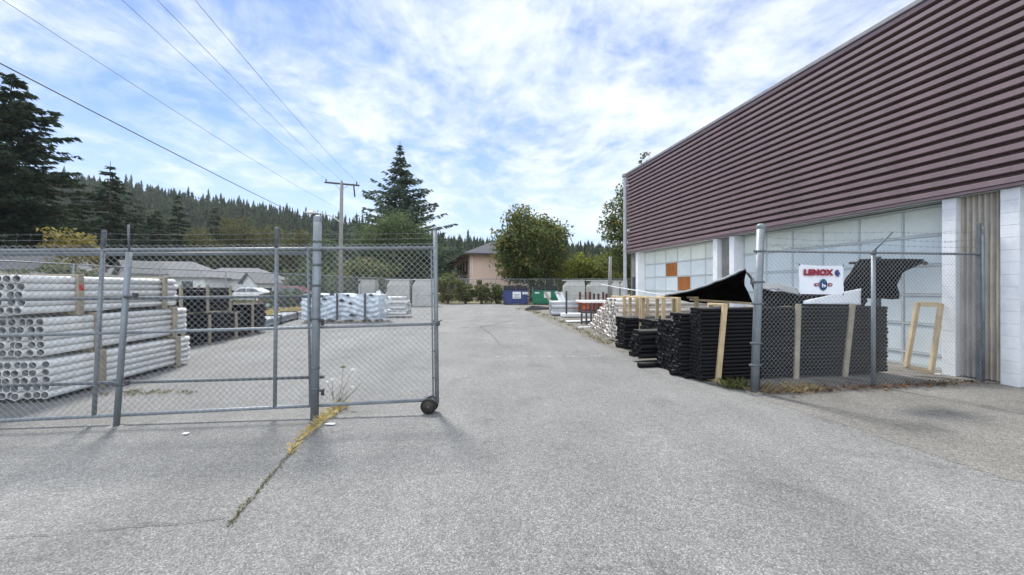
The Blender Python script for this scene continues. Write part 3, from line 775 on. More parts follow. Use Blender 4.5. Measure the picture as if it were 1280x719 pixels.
rail('end_post', a - d * .05, c + d * .24, .027)
b = MB(); q = c + d * .24; b.lathe([(0, .022), (.02, .018), (.03, .0), (.029, -.02)], q, n=12); b.build('post_cap', M['galv_dark'], gate)
rail('inner_bar', gp(541.5, .0), gp(542.5, GH), .010)
b = MB()
for t in (.28, .62, 1.0, 1.35, 1.7): b.beam(gp(541.5, t), gp(546.5, t), .012, .02)
b.build('bar_clip', M['galv_dark'], gate)
b = MB(); q = gp(549, .965); b.box(q + gn * .0, (.05, .07, .045), None, .008); b.tube([q + Vector((0, 0, .02)), q + Vector((.05, 0, .05))], .008, 6); b.build('latch', M['dark'], gate)
b = MB(); chain(b, g0 + gn * .024 + gup * -.02, gu, gup, (gr - g0).length, GH + .08, .0745, .0022, gn); b.build('wire_mesh', M['wire'], gate)
b = MB()
for k in range(3):
    t = .06 + .065 * k
    barbed(b, g0 + gup * (GH + t), gp(128 + 2 * k, GH + t), .01); barbed(b, gp(130 + 2 * k, GH + t), gp(350, GH + t), .012); barbed(b, gp(350, GH + t), gp(547, GH + t), .012)
b.build('barbed_wire', M['barb'], gate)
# wheels with a mud guard at the free end
wc = gp(536, .0); wc.z = .098; wc += gn * .05
wrot = Matrix.Rotation(R(90), 3, 'X')
def wheel(par, c, r, wd):
    b = MB(); b.lathe([(r * .74, -wd * .5), (r * .92, -wd * .5), (r, -wd * .3), (r, wd * .3), (r * .92, wd * .5), (r * .74, wd * .5)], c, n=28, rot=wrot); t = b.build('tyre', M['tyre'], par)
    b = MB(); b.lathe([(0, -wd * .42), (r * .25, -wd * .5), (r * .3, -wd * .34), (r * .62, -wd * .30), (r * .75, -wd * .48), (r * .75, wd * .45), (0, wd * .45)], c, n=28, rot=wrot); b.build('rim', M['wheel'], t)
    b = MB(); b.lathe([(0, -wd * .8), (r * .13, -wd * .78), (r * .13, -wd * .4)], c, n=10, rot=wrot); b.build('hub', M['galv_dark'], t)
wheel(gate, wc, .098, .05)
wheel(gate, wc - gn * .10 + Vector((.02, 0, .0)), .098, .05)
b = MB()
arc = []
for k in range(9):
    a_ = R(20 + 140 * k / 8); arc.append(wc - gn * .10 + Vector((.02 + .118 * math.cos(a_), 0, .118 * math.sin(a_))))
for k in range(8):
    p, q = arc[k], arc[k + 1]; wv = gn * .04
    b.prism([p - wv, p + wv, q + wv, q - wv], (0, 0, .004))
b.tube([wc + gn * .04, wc - gn * .15], .012, 8); b.tube([wc - gn * .045, gp(536, .0) + Vector((0, 0, .01))], .014, 8)
b.build('wheel_bracket', M['galv_dark'], gate)

# guide posts
pa = thing('guide_post', 'thick galvanised post in dry weeds where the gate slides through', 'post', (G(393, 525)[0], G(393, 525)[1], 0))
bx, by, _ = G(393, 525); tx = P(397, 270, by)
b = MB(); b.tube([(bx, by, -.05), (tx[0], by, tx[2] - .03)], .047, 20); b.build('pole', M['galv'], pa)
b = MB(); b.lathe([(0, .03), (.025, .026), (.045, .008), (.05, -.005), (.05, -.05)], (tx[0], by, tx[2] - .03), n=20); b.build('cap', M['galv'], pa)
b = MB()
for z in (.37, .62, 1.22, 1.62, 1.87, 2.05, 2.15):
    xk = bx + (tx[0] - bx) * z / tx[2]
    b = MB(); b.lathe([(.047, -.014), (.052, -.012), (.052, .012), (.047, .014)], (xk, by, z), n=20); b.build('band_clamp', M['galv_dark'], pa)
for z in (.37, 1.22):
    b = MB(); b.box((bx + .075, by, z - .02), (.07, .05, .03), None, .005); b.lathe([(0, -.035), (.022, -.03), (.018, 0), (.022, .03), (0, .035)], (bx + .09, by + .02, z - .055), n=12); b.build('roller_bracket', M['dark'], pa)
pbx, pby, _ = G(145, 534.5); ptop = P(161.5, 316, pby); pt2 = P(163.5, 282, pby)
pb_ = thing('guide_post', 'leaning galvanised post with thin rod on top, in front of the gate', 'post', (pbx, pby, 0))
b = MB(); b.tube([(pbx, pby, -.05), ptop], .030, 16); b.build('pole', M['galv'], pb_)
b = MB(); b.tube([ptop, P(160.5, 282, pby)], .011, 8); b.build('rod', M['galv_dark'], pb_)
b = MB()
for px, py in ((159, 372), (148.5, 482)):
    b = MB(); q = Vector(P(px, py, pby)); b.box(q + Vector((.06, 0, .0)), (.08, .05, .02), None, .004); b.box(q + Vector((.075, .02, .02)), (.045, .04, .05), None, .006); b.lathe([(.031, -.014), (.036, -.012), (.036, .012), (.031, .014)], q, n=16); b.build('roller_bracket', M['dark'], pb_)
b = MB(); b.tube([(pbx, pby, -.02), (pbx, pby, .012)], [.11, .07], 9); b.build('concrete_footing', M['block_grey'], pb_)

# ------------------------------------------------------------------ right chain link fence
fC = Vector((3.67, 5.82, 0)); fE = Vector((7.98, 6.517, 0)); fu = (fE - fC).normalized(); fn = Vector((fu.y, -fu.x, 0)); fl = (fE - fC).length
fence = thing('chain_link_fence', 'galvanised chain link fence with barbed wire between drive and warehouse wall', 'fence', (5.8, 6.17, 0))
FT = 2.15
def fpost(base, top, r, cap=True):
    b = MB(); b.tube([base, top], r, 18)
    if cap: b.lathe([(0, .03), (r * .6, .026), (r * 1.02, .006), (r * 1.08, -.008), (r * 1.08, -.05), (r, -.055)], top, n=18)
    return b.build('post', M['galv'], fence)
ctop = Vector(P(951, 283, 5.82)); pC = fpost(fC + Vector((0, 0, -.05)), ctop, .056)
b = MB()
for z in (.42, .75, 1.35, 1.68, 2.14):
    b = MB(); q = fC.lerp(ctop, z / ctop.z); b.lathe([(.056, -.016), (.062, -.014), (.062, .014), (.056, .016)], q, n=18); b.box(q + fu * .075, (.05, .012, .03)); b.box(q - fu * .075, (.045, .03, .03), None, .004); b.build('band_clamp', M['galv_dark'], pC)
b = MB(); b.tube([(3.67, 5.82, -.02), (3.67, 5.82, .014)], [.17, .10], 9); b.build('concrete_footing', M['block_grey'], fence)
sD = 2.16; pD = fC + fu * sD; fpost(pD, pD + Vector((0, 0, FT)), .030, False)
b = MB(); q = pD + Vector((0, 0, FT)); b.lathe([(.0, .05), (.036, .04), (.038, -.02), (.032, -.03)], q, n=14); b.tube([q + Vector((0, 0, .02)), Vector(P(1116, 291, 6.05))], .011, 8); b.build('barbed_wire_arm', M['galv_dark'], fence)
eTop = fE + Vector((0, 0, 2.62)); fpost(fE, eTop, .034, False)
b = MB(); q = fE - fu * .0 + nv * .075; b.beam(q + Vector((0, 0, .02)), q + Vector((0, 0, 2.68)), .05, .03, (1, 0, 0)); b.build('mounting_strip', M['galv_dark'], fence)
b = MB(); b.tube([fC + Vector((0, 0, FT)), fE + Vector((0, 0, FT + .005))], .020, 10); b.build('top_rail', M['galv'], fence)
b = MB(); b.tube([fC + fu * .09 + Vector((0, 0, .06)), fC + fu * .09 + Vector((0, 0, FT - .02))], .007, 6); b.tube([fE - fu * .05 + Vector((0, 0, .06)), fE - fu * .05 + Vector((0, 0, FT - .02))], .007, 6); b.build('tension_bar', M['galv_dark'], fence)
b = MB(); chain(b, fC + fu * .09 + fn * .03 + Vector((0, 0, .03)), fu, (0, 0, 1), fl - .14, FT + .015, .0745, .00145, fn); b.build('wire_mesh', M['wire'], fence)
b = MB()
for k, (za, zb, sg) in enumerate(((2.26, 2.28, .02), (2.37, 2.42, .05), (2.47, 2.55, .03))):
    q = Vector(P(1116 - 8 * (2 - k), 291 + 8 * (2 - k), 6.05))
    barbed(b, fC + Vector((.06, 0, za)), q, sg); barbed(b, q, fE + Vector((0, 0, zb)), sg)
# loose loops of old wire on the top rail
for k in range(5):
    s0 = rnd.uniform(.1, .9); p = fC + fu * s0 + Vector((0, 0, FT + .03))
    b.tube([p + fu * (.09 * i) + Vector((0, rnd.uniform(-.04, .04), rnd.uniform(0, .07))) for i in range(9)], .0022, 3, False)
b.build('barbed_wire', M['barb'], fence)

# ------------------------------------------------------------------ banner
sc_ = fC + fu * ((Vector((4.787, 6.0, 0)) - fC).dot(fu)) + fn * .05; sc_.z = 1.722
ban = thing('advertising_banner', 'white vinyl banner with dark red lettering tied to the right fence', 'banner', sc_, 0)
ban.rotation_euler = (0, 0, math.atan2(fu.y, fu.x)); del ban['_world']
bw, bh = .80, .455
b = MB(); nx, nz = 16, 10; ids = {}
def bz(u, v): return -.012 * math.sin(u * 7 + v * 3) * (abs(u - .5) + .2) - .010 * math.sin(v * 6 + 1.5 * u)
for j in range(nz + 1):
    for i in range(nx + 1):
        u, v = i / nx, j / nz
        sag = .012 * math.sin(u * math.pi) * v
        ids[i, j] = len(b.v); b.v.append(((u - .5) * bw, bz(u, v) * .5, (v - .5) * bh - sag - .012 * u))
for j in range(nz):
    for i in range(nx): b.f.append((ids[i, j], ids[i + 1, j], ids[i + 1, j + 1], ids[i, j + 1])); b.smooth.append(True)
n0 = len(b.v)
for (a, c) in [((i, 0), (i + 1, 0)) for i in range(nx)] + [((i + 1, nz), (i, nz)) for i in range(nx)] + [((0, j + 1), (0, j)) for j in range(nz)] + [((nx, j), (nx, j + 1)) for j in range(nz)]:
    p, q = b.v[ids[a]], b.v[ids[c]]
    b.face([p, (p[0], p[1] + .003, p[2]), (q[0], q[1] + .003, q[2]), q])
b.build('vinyl_sheet', M['banner'], ban)
def bpt(px, py):                             # pixel of the enlarged banner crop (1222x719) -> local banner coordinates
    u = (px - 165) / (1060 - 165); v = 1 - (py - 105) / (625 - 105)
    return ((u - .5) * bw, -.014, (v - .5) * bh)
def text_mesh(body, size, off):
    cu = bpy.data.curves.new('lettering', 'FONT'); cu.body = body; cu.size = size; cu.extrude = .0008; cu.offset = off; cu.space_character = 1.12
    o = bpy.data.objects.new('tmp', cu); COL.objects.link(o); bpy.context.view_layer.update()
    me = bpy.data.meshes.new_from_object(o.evaluated_get(bpy.context.evaluated_depsgraph_get())); bpy.data.objects.remove(o)
    return me
def fit_text(body, p0, p1, m, name, off, y, par):
    me = text_mesh(body, .1, off); v = np.array([x.co[:] for x in me.vertices]); mn, mx_ = v.min(0), v.max(0)
    a, c = bpt(*p0), bpt(*p1)
    for q in me.vertices:
        u = (q.co.x - mn[0]) / (mx_[0] - mn[0]); t = (q.co.y - mn[1]) / (mx_[1] - mn[1]); zz_ = q.co.z
        q.co = (a[0] + (c[0] - a[0]) * u, y - zz_, a[2] + (c[2] - a[2]) * t)
    me.materials.clear(); me.materials.append(m)
    o = bpy.data.objects.new(name, me); COL.objects.link(o); o.parent = par; return o
fit_text('LENOX', (248, 302), (846, 186), M['logo_pink'], 'lettering_outline', .0085, -.0135, ban)
fit_text('LENOX', (256, 295), (838, 192), M['logo_red'], 'lettering', .0055, -.0165, ban)
def bpoly(pts, m, name, y=-.014, par=ban):
    b = MB(); b.prism([(bpt(*p)[0], y, bpt(*p)[2]) for p in pts], (0, -.0012, 0)); return b.build(name, m, par)
bpoly([(872, 238), (885, 215), (900, 196), (915, 206), (922, 190), (936, 200), (948, 206), (952, 228), (972, 246), (966, 258), (984, 276), (978, 292), (962, 280), (950, 300), (958, 318), (946, 326), (926, 306), (900, 296), (880, 296), (890, 272), (872, 262)], M['logo_blue'], 'emblem_head')
b = MB()
for pts in ([(905, 226), (916, 240), (906, 250), (898, 238)], [(930, 222), (940, 238), (932, 248), (924, 236)], [(918, 262), (938, 270), (944, 286), (926, 280)]):
    b.prism([(bpt(*p)[0], -.0162, bpt(*p)[2]) for p in pts], (0, -.001, 0))
b.build('emblem_highlight', mat('steel_blue_print', (.16, .25, .42), .5), ban)
def circ(cx, cy, rx_, ry_, a0=0, a1=360, n=28): return [(cx + rx_ * math.cos(R(a0 + (a1 - a0) * k / n)), cy - ry_ * math.sin(R(a0 + (a1 - a0) * k / n))) for k in range(n + (a1 - a0 < 360))]
bpoly(circ(636, 462, 80, 104), M['logo_teal'], 'round_badge')
bpoly(circ(636, 466, 68, 84), M['logo_blue'], 'badge_field', -.0157)
bpoly([(600, 425), (614, 430), (618, 448), (640, 462), (664, 460), (682, 478), (676, 500), (652, 508), (640, 494), (652, 486), (632, 478), (622, 492), (630, 512), (612, 514), (602, 494), (604, 462)], M['logo_white'], 'badge_figure', -.0174)
bpoly([(632, 392), (668, 392), (680, 420), (660, 432), (636, 424)], M['logo_teal'], 'badge_shape', -.0174)
for pts, inner in (([(540, 432), (540, 490), (478, 490), (452, 470), (452, 452), (478, 432)], [(524, 448), (524, 474), (486, 474), (474, 466), (474, 456), (486, 448)]), ([(736, 432), (736, 490), (796, 490), (822, 470), (822, 452), (796, 432)], [(752, 448), (752, 474), (788, 474), (800, 466), (800, 456), (788, 448)])):
    bpoly(pts, M['logo_red'], 'badge_wing'); bpoly(inner, mat('pale_pink_print', (.55, .42, .45), .5), 'badge_wing_centre', -.0158)
b = MB()
for u in (-.5, .5):
    for v in (-.5, .5):
        b.box((u * bw * .985, -.004, v * bh * .97 - .012 * (u + .5)), (.02, .012, .025), None, .003)
        b.tube([(u * bw * .985, -.004, v * bh * .97 - .012 * (u + .5)), (u * bw * 1.06, .03, v * bh * 1.12)], .003, 4)
b.build('cable_tie', M['dark'], ban)

# ------------------------------------------------------------------ pipe bundles
def pipe_mesh(name, Lp, r, m, m_in, n=14, wall=.12, bell=0.):
    b = MB(); ri = r * (1 - wall)
    rings = [(0.22, ri), (0, ri), (0, r)] + ([(.10, r), (.13, r - bell)] if bell else []) + [(Lp, r - bell), (Lp, ri - bell), (Lp - .22, ri - bell)]
    i0 = 0
    for (x, rr) in rings:
        for j in range(n):
            a = 2 * math.pi * j / n; b.v.append((x, rr * math.cos(a), rr * math.sin(a)))
    mi = []
    for k in range(len(rings) - 1):
        for j in range(n):
            a = k * n + j; c = k * n + (j + 1) % n
            b.f.append((a, c, c + n, a + n)); b.smooth.append(k not in (1, len(rings) - 3))
            mi.append(1 if k in (0, len(rings) - 2) else 0)
    b.f.append(tuple(range(n))); b.smooth.append(False); mi.append(1)
    e = (len(rings) - 1) * n; b.f.append(tuple(e + j for j in reversed(range(n)))); b.smooth.append(False); mi.append(1)
    me = bpy.data.meshes.new(name); me.from_pydata(b.v, [], b.f); me.polygons.foreach_set('use_smooth', b.smooth)
    me.materials.append(m); me.materials.append(m_in); me.polygons.foreach_set('material_index', mi); me.update()  # bores and inner discs take the darker colour painted as inner shade
    return me
PMS = {}
def pmesh(Lp, r, m, mi, bell=0.):
    k = (round(Lp, 2), round(r, 4), m.name, bell)
    if k not in PMS: PMS[k] = pipe_mesh('pipe', Lp, r, m, mi, 14, .12, bell)
    return PMS[k]
def bundle(name, label, loc, rotz, Lp, r, cols, rows, m, mi, group, frames=(), hexp=True, z0=.06, jit=.02, cat='pipe bundle', side=1, fm=None, drop=0., pr_seed=1, bell=0., red=False, frame_post=(.085, .04), top_bar=True, limit=100):
    """local x along the pipes from their near end, local y away from the visible face (times side), z up"""
    t = thing(name, label, cat, loc, rotz, group, False); pr = random.Random(pr_seed); me = pmesh(Lp, r, m, mi, bell)
    cnt = 0
    dz = r * 1.735 if hexp else 2 * r * 1.0
    for k in range(rows):
        odd = hexp and k % 2
        for c in range(cols - (1 if odd else 0)):
            if drop and k == rows - 1 and pr.random() < drop: continue
            o = bpy.data.objects.new('pipe', me); COL.objects.link(o); o.parent = t
            o.location = (pr.uniform(-jit, jit), side * (r + c * 2 * r * 1.005 + (r if odd else 0)), z0 + r + k * dz); o.rotation_euler = (pr.uniform(0, 6.28), 0, 0)
            cnt += 1
    Wd = cols * 2 * r * 1.005; fm = fm or M['wood']; fw, fd = frame_post
    for fi, fdat in enumerate(frames):
        fx, top = fdat[0], fdat[1]; ln = fdat[2] if len(fdat) > 2 else 0.; bot = fdat[3] if len(fdat) > 3 else .0
        b = MB(); b.beam((fx, -side * (fd / 2 + .006), bot), (fx + ln, -side * (fd / 2 + .006), top), fw, fd, (0, 1, 0), .004)
        q = b.build('frame_post', fm, t)
        if red and fi == 0:
            b = MB(); b.box((fx + ln * .75, -side * (fd + .008), top * .72 + bot * .28), (.075, .004, .09), None, .001); b.build('spray_mark', M['wood_red'], q)
        b = MB(); b.beam((fx, side * (Wd + fd / 2 + .006), bot), (fx + ln, side * (Wd + fd / 2 + .006), top), fw, fd, (0, 1, 0), .004); b.build('frame_post', fm, t)
        if top_bar:
            b = MB(); b.beam((fx + ln, -side * .046, top + fd / 2), (fx + ln, side * (Wd + .046), top + fd / 2), fw, fd, (0, 0, 1), .004); b.build('frame_crossbar', fm, t)
        if z0 > .03:
            b = MB(); b.beam((fx, -side * .0, z0 - .025 if bot == 0 else bot + .02), (fx, side * Wd, z0 - .025 if bot == 0 else bot + .02), fw, .045); b.build('bearer', fm, t)
    return t
# left: three tiers of white pipe, pipes running away from the camera
aL = math.atan2(2.78, -.37); gW = 'white pipe bundles stacked behind the gate'
pnear = Vector((-6.40, 5.30, 0)); dL = Vector((-.132, .991, 0))
for k, (dx, sx_, z, lab) in enumerate(((0, 0, .0, 'white pipe bundle at the bottom of the stack behind the gate'), (-.02, -.05, .59, 'white pipe bundle in the middle of the stack behind the gate'), (-.22, -.10, 1.18, 'white pipe bundle on top of the stack behind the gate, red paint on its timber'))):
    loc = pnear + dL * dx + Vector((sx_, 0, z))
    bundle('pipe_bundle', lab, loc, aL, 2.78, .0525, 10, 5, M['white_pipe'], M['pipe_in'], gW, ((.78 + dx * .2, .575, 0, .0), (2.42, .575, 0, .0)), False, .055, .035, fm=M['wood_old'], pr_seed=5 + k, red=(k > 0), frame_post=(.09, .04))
# a second stack further left, mostly outside the view
for k, z in enumerate((.0, .575)):
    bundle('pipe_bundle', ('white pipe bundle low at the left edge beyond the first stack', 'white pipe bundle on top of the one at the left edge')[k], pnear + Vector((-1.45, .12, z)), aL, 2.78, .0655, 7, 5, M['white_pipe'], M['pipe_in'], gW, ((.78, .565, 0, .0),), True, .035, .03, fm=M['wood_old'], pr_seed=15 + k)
# left: black pipe bundles beyond the white ones
gB = 'black pipe bundles behind the gate'
aB = math.atan2(.99, -.06)
bundle('pipe_bundle', 'tall lower bundle of black pipes behind the white pipe stack', (-8.55, 9.95, 0), aB, 2.55, .048, 9, 9, M['black_pipe'], M['black_in'], gB, ((.02, .82), (.95, .82), (2.1, .82)), True, .055, .03, fm=M['wood_old'], pr_seed=31, top_bar=False)
bundle('pipe_bundle', 'upper bundle of black pipes topping the tall black stack', (-8.6, 9.85, .86), aB, 2.2, .048, 9, 8, M['black_pipe'], M['black_in'], gB, ((.1, .80), (1.05, .80), (2.0, .80)), True, .055, .03, fm=M['wood_old'], pr_seed=32, top_bar=False)
bundle('pipe_bundle', 'shorter far bundle of black pipes beside the low grey pipes', (-8.75, 12.6, 0), aB, 1.2, .05, 8, 11, M['black_pipe'], M['black_in'], gB, ((.35, 1.1),), True, .06, .03, fm=M['wood_old'], pr_seed=33, top_bar=False)
b0 = G(303, 421); b1 = G(386, 396)
aG = math.atan2(b1[1] - b0[1], b1[0] - b0[0])
bundle('pipe_bundle', 'long low bundle of grey pipes lying along the dry grass', (b0[0], b0[1], 0), aG, 7.6, .055, 6, 3, M['grey_pipe'], M['pipe_in'], None, ((1.2, .37), (4., .37), (6.6, .37)), True, .06, .05, fm=M['dark'], pr_seed=34, frame_post=(.06, .05))

# right: black bundles with their ends towards the drive
aR = math.atan2(.1981, .9802); gK = 'black pipe bundles beside the drive'
eR = Vector((math.cos(aR), math.sin(aR), 0))
aR1 = math.atan2(.162, 1.0)
bundle('pipe_bundle', 'tall near bundle of thin black pipes with a leaning timber post, behind the fence post', (3.17, 6.42, 0), aR1, 3.75, .0315, 5, 19, M['black_pipe'], M['black_in'], gK, ((.28, 1.28, .13),), False, .05, .014, pr_seed=41, frame_post=(.09, .04))
bundle('pipe_bundle', 'bundle of thin black pipes, slightly lower, behind the tallest one', (2.98, 6.79, 0), aR1, 3.7, .034, 4, 16, M['black_pipe'], M['black_in'], gK, ((1.6, 1.2),), False, .05, .04, pr_seed=42)
bundle('pipe_bundle', 'black bundle of thick pipes showing open ends, second from the fence post', (3.04, 7.16, 0), aR, 3.0, .055, 6, 10, M['black_pipe'], M['black_in'], gK, (), True, .0, .035, pr_seed=43, drop=.15)
bundle('pipe_bundle', 'lowest black bundle, sticking furthest into the drive', (2.68, 7.98, 0), aR, 3.0, .055, 4, 6, M['black_pipe'], M['black_in'], gK, (), True, .10, .05, pr_seed=44)
bundle('pipe_bundle', 'black bundle inside open pale timber frames under the black sheet', (3.25, 8.55, 0), aR, 2.9, .05, 8, 9, M['black_pipe'], M['black_in'], gK, ((.12, 1.33), (.5, 1.33), (.95, 1.34), (1.6, 1.34)), True, .05, .03, pr_seed=45)
bundle('pipe_bundle', 'farthest black bundle, next to the white pipe heap', (2.89, 9.80, 0), aR, 3.0, .05, 5, 9, M['black_pipe'], M['black_in'], gK, ((.42, 1.31),), True, .03, .03, pr_seed=46)
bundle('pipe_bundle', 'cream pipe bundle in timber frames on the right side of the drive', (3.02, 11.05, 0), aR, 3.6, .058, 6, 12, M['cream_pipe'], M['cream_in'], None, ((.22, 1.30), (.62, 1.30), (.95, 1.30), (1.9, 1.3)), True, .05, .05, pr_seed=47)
# loose black pipes on the ground
for (px, py, Lp, dr_) in ((840, 471, .75, 3), (771.5, 436, .8, 6), (799, 461.5, .9, 0), (799, 454, .9, 2), (858, 475, .5, -4)):
    x, y, _ = G(px, py); 
    o = bpy.data.objects.new('loose_pipe', pmesh(Lp, .05, M['black_pipe'], M['black_in'])); COL.objects.link(o)
    o.location = (x, y + .05, .052 + (.11 if py == 454 else 0)); o.rotation_euler = (0, 0, aR + R(dr_))
    lab = {840: 'short black pipe lying on the asphalt by the tall black bundle', 771.5: 'black pipe on the ground by the cream pipe ends', 858: 'black pipe stub at the foot of the tall near bundle'}.get(px) or ('black pipe lying on the asphalt under the lowest bundle' if py > 455 else 'black pipe resting just above the ground at the lowest bundle')
    tag(o, lab, 'pipe', 'loose black pipes on the asphalt')
# heap of loose cream pipes
pr = random.Random(90); hr = .056
for k in range(11):
    ncol = 30 - int(k * 2.2)
    for c in range(ncol):
        D = 11.95 + c * .122 + (.061 if k % 2 else 0)
        if k * .098 > 1.12 * (1 - (D - 12) / 4.6) + pr.uniform(-.1, .06): continue
        X = 3.02 + (D - 12) * .045 + pr.uniform(-.12, .10)
        o = bpy.data.objects.new('loose_pipe', pmesh(2.9, hr, M['cream_pipe'], M['cream_in'])); COL.objects.link(o)
        o.location = (X, D + pr.uniform(-.012, .012), hr + .01 + k * .0985); o.rotation_euler = (pr.uniform(0, 6), pr.uniform(-.008, .008), aR + pr.uniform(-.05, .05))
        tag(o, 'cream plastic pipe in the uneven heap beside the drive', 'pipe', 'loose cream pipes in the heap')

# timber stakes standing on the near bundle's fence side
def stake(px0, py0, px1, py1, D, wd, label):
    b = MB(); b.beam(P(px0, py0, D), P(px1, py1, D + .0), wd, .04, (0, 1, 0), .004)
    o = b.build('timber_stake', M['wood_old']); tag(o, label, 'stake', 'timber stakes against the black pipes'); return o
def onB1(px): 
    k = (px - CX) / F; a = Vector((3.17, 6.42)); u = Vector((math.cos(aR1), math.sin(aR1))); s = (k * a.y - a.x) / (u.x - k * u.y); return (a + u * s).y - .035
stake(995, 476, 998, 381, onB1(996), .085, 'upright weathered stake against black pipes below the banner')
stake(1056, 473, 1066, 381, onB1(1061), .085, 'leaning weathered stake against black pipes beside the middle fence post')

# ------------------------------------------------------------------ black sheets and white poly
def cloth(name, grid, m, thick=.008, smooth=True, par=None, label=None, cat=None, group=None, sub=6, amp=.02, seed=0):
    """grid: rows of 3D control points; interpolated and given a little waviness"""
    r = np.random.default_rng(seed); g = np.array(grid, float)
    nr, nc = g.shape[:2]
    def up(a, axis):
        n = a.shape[axis]; t = np.linspace(0, n - 1, (n - 1) * sub + 1); i = np.minimum(t.astype(int), n - 2); f = t - i
        f = f.reshape([-1 if q == axis else 1 for q in range(3)])
        return np.take(a, i, axis) * (1 - f) + np.take(a, i + 1, axis) * f
    g = up(up(g, 0), 1); ph = r.uniform(0, 6, 6)
    jj, ii = np.meshgrid(np.arange(g.shape[1]), np.arange(g.shape[0]))
    wob = amp * (np.sin(ii * .9 + jj * .5 + ph[0]) + np.sin(jj * 1.3 - ii * .4 + ph[1]) * .7 + np.sin(jj * 2.3 + ph[2]) * .4)
    g[..., 1] += wob; g[..., 2] += wob * .35
    b = MB(); H, Wd = g.shape[:2]
    for i in range(H):
        for j in range(Wd): b.v.append(tuple(g[i, j]))
    for i in range(H - 1):
        for j in range(Wd - 1): b.f.append((i * Wd + j, i * Wd + j + 1, (i + 1) * Wd + j + 1, (i + 1) * Wd + j)); b.smooth.append(smooth)
    o = b.build(name, m, par)
    md = o.modifiers.new('thickness', 'SOLIDIFY'); md.thickness = thick; md.offset = 0
    if label: tag(o, label, cat, group)
    return o
sh = thing('black_tarp', 'black sheet raised like a tent over the pipe bundles, sky light painted grey along its top edge', 'tarp', (4.2, 8.0, 0))
top = [P(833, 371, 9.0), P(858, 366.5, 8.7), P(884, 359, 8.3), P(908, 349.5, 7.95), P(924, 342, 7.7), P(932, 338.5, 7.6)]
hang = [P(840, 374, 9.1), P(862, 379, 9.0), P(888, 380, 8.9), P(912, 380, 8.7), P(930, 380, 8.5), P(941, 380, 8.4)]
mid = [tuple(np.array(a) * .5 + np.array(c) * .5 + np.array([0, .16, .03])) for a, c in zip(top, hang)]
cloth('sheet', [top, mid, hang], M['black_sheet'], .012, True, sh, amp=.016, seed=2, sub=6)
rim = [tuple(np.array(a) + np.array([.04, .3, -.04])) for a in top]
rim0 = [tuple(np.array(a) + np.array([-.01, -.02, .014])) for a in top]
cloth('skylit_top', [rim0, [tuple(np.array(a) + np.array([.02, .15, .012])) for a in top], rim], M['grey_rim'], .03, True, sh, amp=.01, seed=3)  # top of the black sheet coloured grey to stand for sky light
side0 = [P(932, 338.5, 7.6), P(938, 343, 7.4), P(944, 352, 7.2), P(949, 362, 7.0)]
side1 = [P(936, 346, 8.0), P(940, 356, 7.9), P(944, 367, 7.8), P(949, 377, 7.7)]
cloth('side_fold', [side0, side1], M['grey_rim'], .02, True, sh, amp=.03, seed=4)
b = MB()
b.beam(P(862, 375.5, 8.9), P(1000, 384, 7.9), .06, .045, bev=.004); b.build('support_batten', M['wood'], sh)
# between post and banner: crumpled grey poly and a drooping black skirt over the bundles
cloth('plastic_sheet', [[P(948, 352, 7.6), P(962, 356, 7.5), P(978, 358, 7.4), P(996, 361, 7.35)], [P(948, 362, 7.2), P(965, 362, 7.1), P(980, 366, 7.05), P(998, 369, 7.0)]], M['grey_rim'], .012, True, None, 'crumpled grey plastic sheet between the thick fence post and the banner', 'plastic sheet', None, amp=.035, seed=6)
cloth('black_skirt', [[P(944, 360, 7.35), P(970, 366, 7.25), P(1000, 367, 7.2), P(1040, 370, 7.2), P(1082, 374, 7.3)], [P(944, 390, 6.95), P(970, 384, 6.95), P(1000, 384, 6.95), P(1040, 384, 7.0), P(1082, 384, 7.1)]], M['black_sheet'], .012, True, None, 'limp black sheet covering the near bundles below the banner', 'tarp', None, amp=.02, seed=7)
cloth('white_poly_sheet', [[P(1004, 377.5, 6.95), P(1036, 370, 7.0), P(1060, 365, 7.05), P(1076, 361.5, 7.1)], [P(1004, 381, 6.9), P(1036, 381, 6.93), P(1060, 381.5, 6.97), P(1076, 382, 7.0)]], M['poly'], .006, True, None, 'slanting white plastic sheet on the black pipes beside the middle fence post', 'plastic sheet', None, amp=.004, seed=8)
cloth('black_liner', [[P(1074, 325, 7.55), P(1094, 325, 7.5), P(1113, 324.5, 7.45), P(1133, 325, 7.4), P(1155, 325, 7.35)], [P(1063, 340, 7.42), P(1090, 338, 7.35), P(1116, 336, 7.3), P(1136, 334, 7.3), P(1152, 330, 7.3)], [P(1055, 352, 7.3), P(1085, 350, 7.25), P(1112, 347, 7.2), P(1122, 345, 7.2), P(1128, 342, 7.25)], [P(1050, 366, 7.25), P(1076, 363, 7.2), P(1102, 362, 7.2), P(1112, 360, 7.2), P(1122, 358, 7.2)], [P(1062, 374, 7.2), P(1080, 374, 7.2), P(1102, 374.5, 7.2), P(1112, 375, 7.2), P(1124, 375, 7.2)]], M['black_sheet'], .012, True, None, 'torn black liner hanging above the white sheet in front of the garage door', 'tarp', None, amp=.010, seed=9)
# timbers holding the liner
b = MB(); b.beam(P(1098, 322, 7.62), P(1098, 470, 7.62), .06, .06, (0, 1, 0)); b.beam(P(1062, 330, 7.66), P(1150, 328, 7.55), .05, .05)
b.beam(P(1150, 327, 7.42), P(1158, 331, 7.32), .06, .06)
tag(b.build('timber_support', M['dark']), 'dark timber support holding up the torn black liner', 'support')
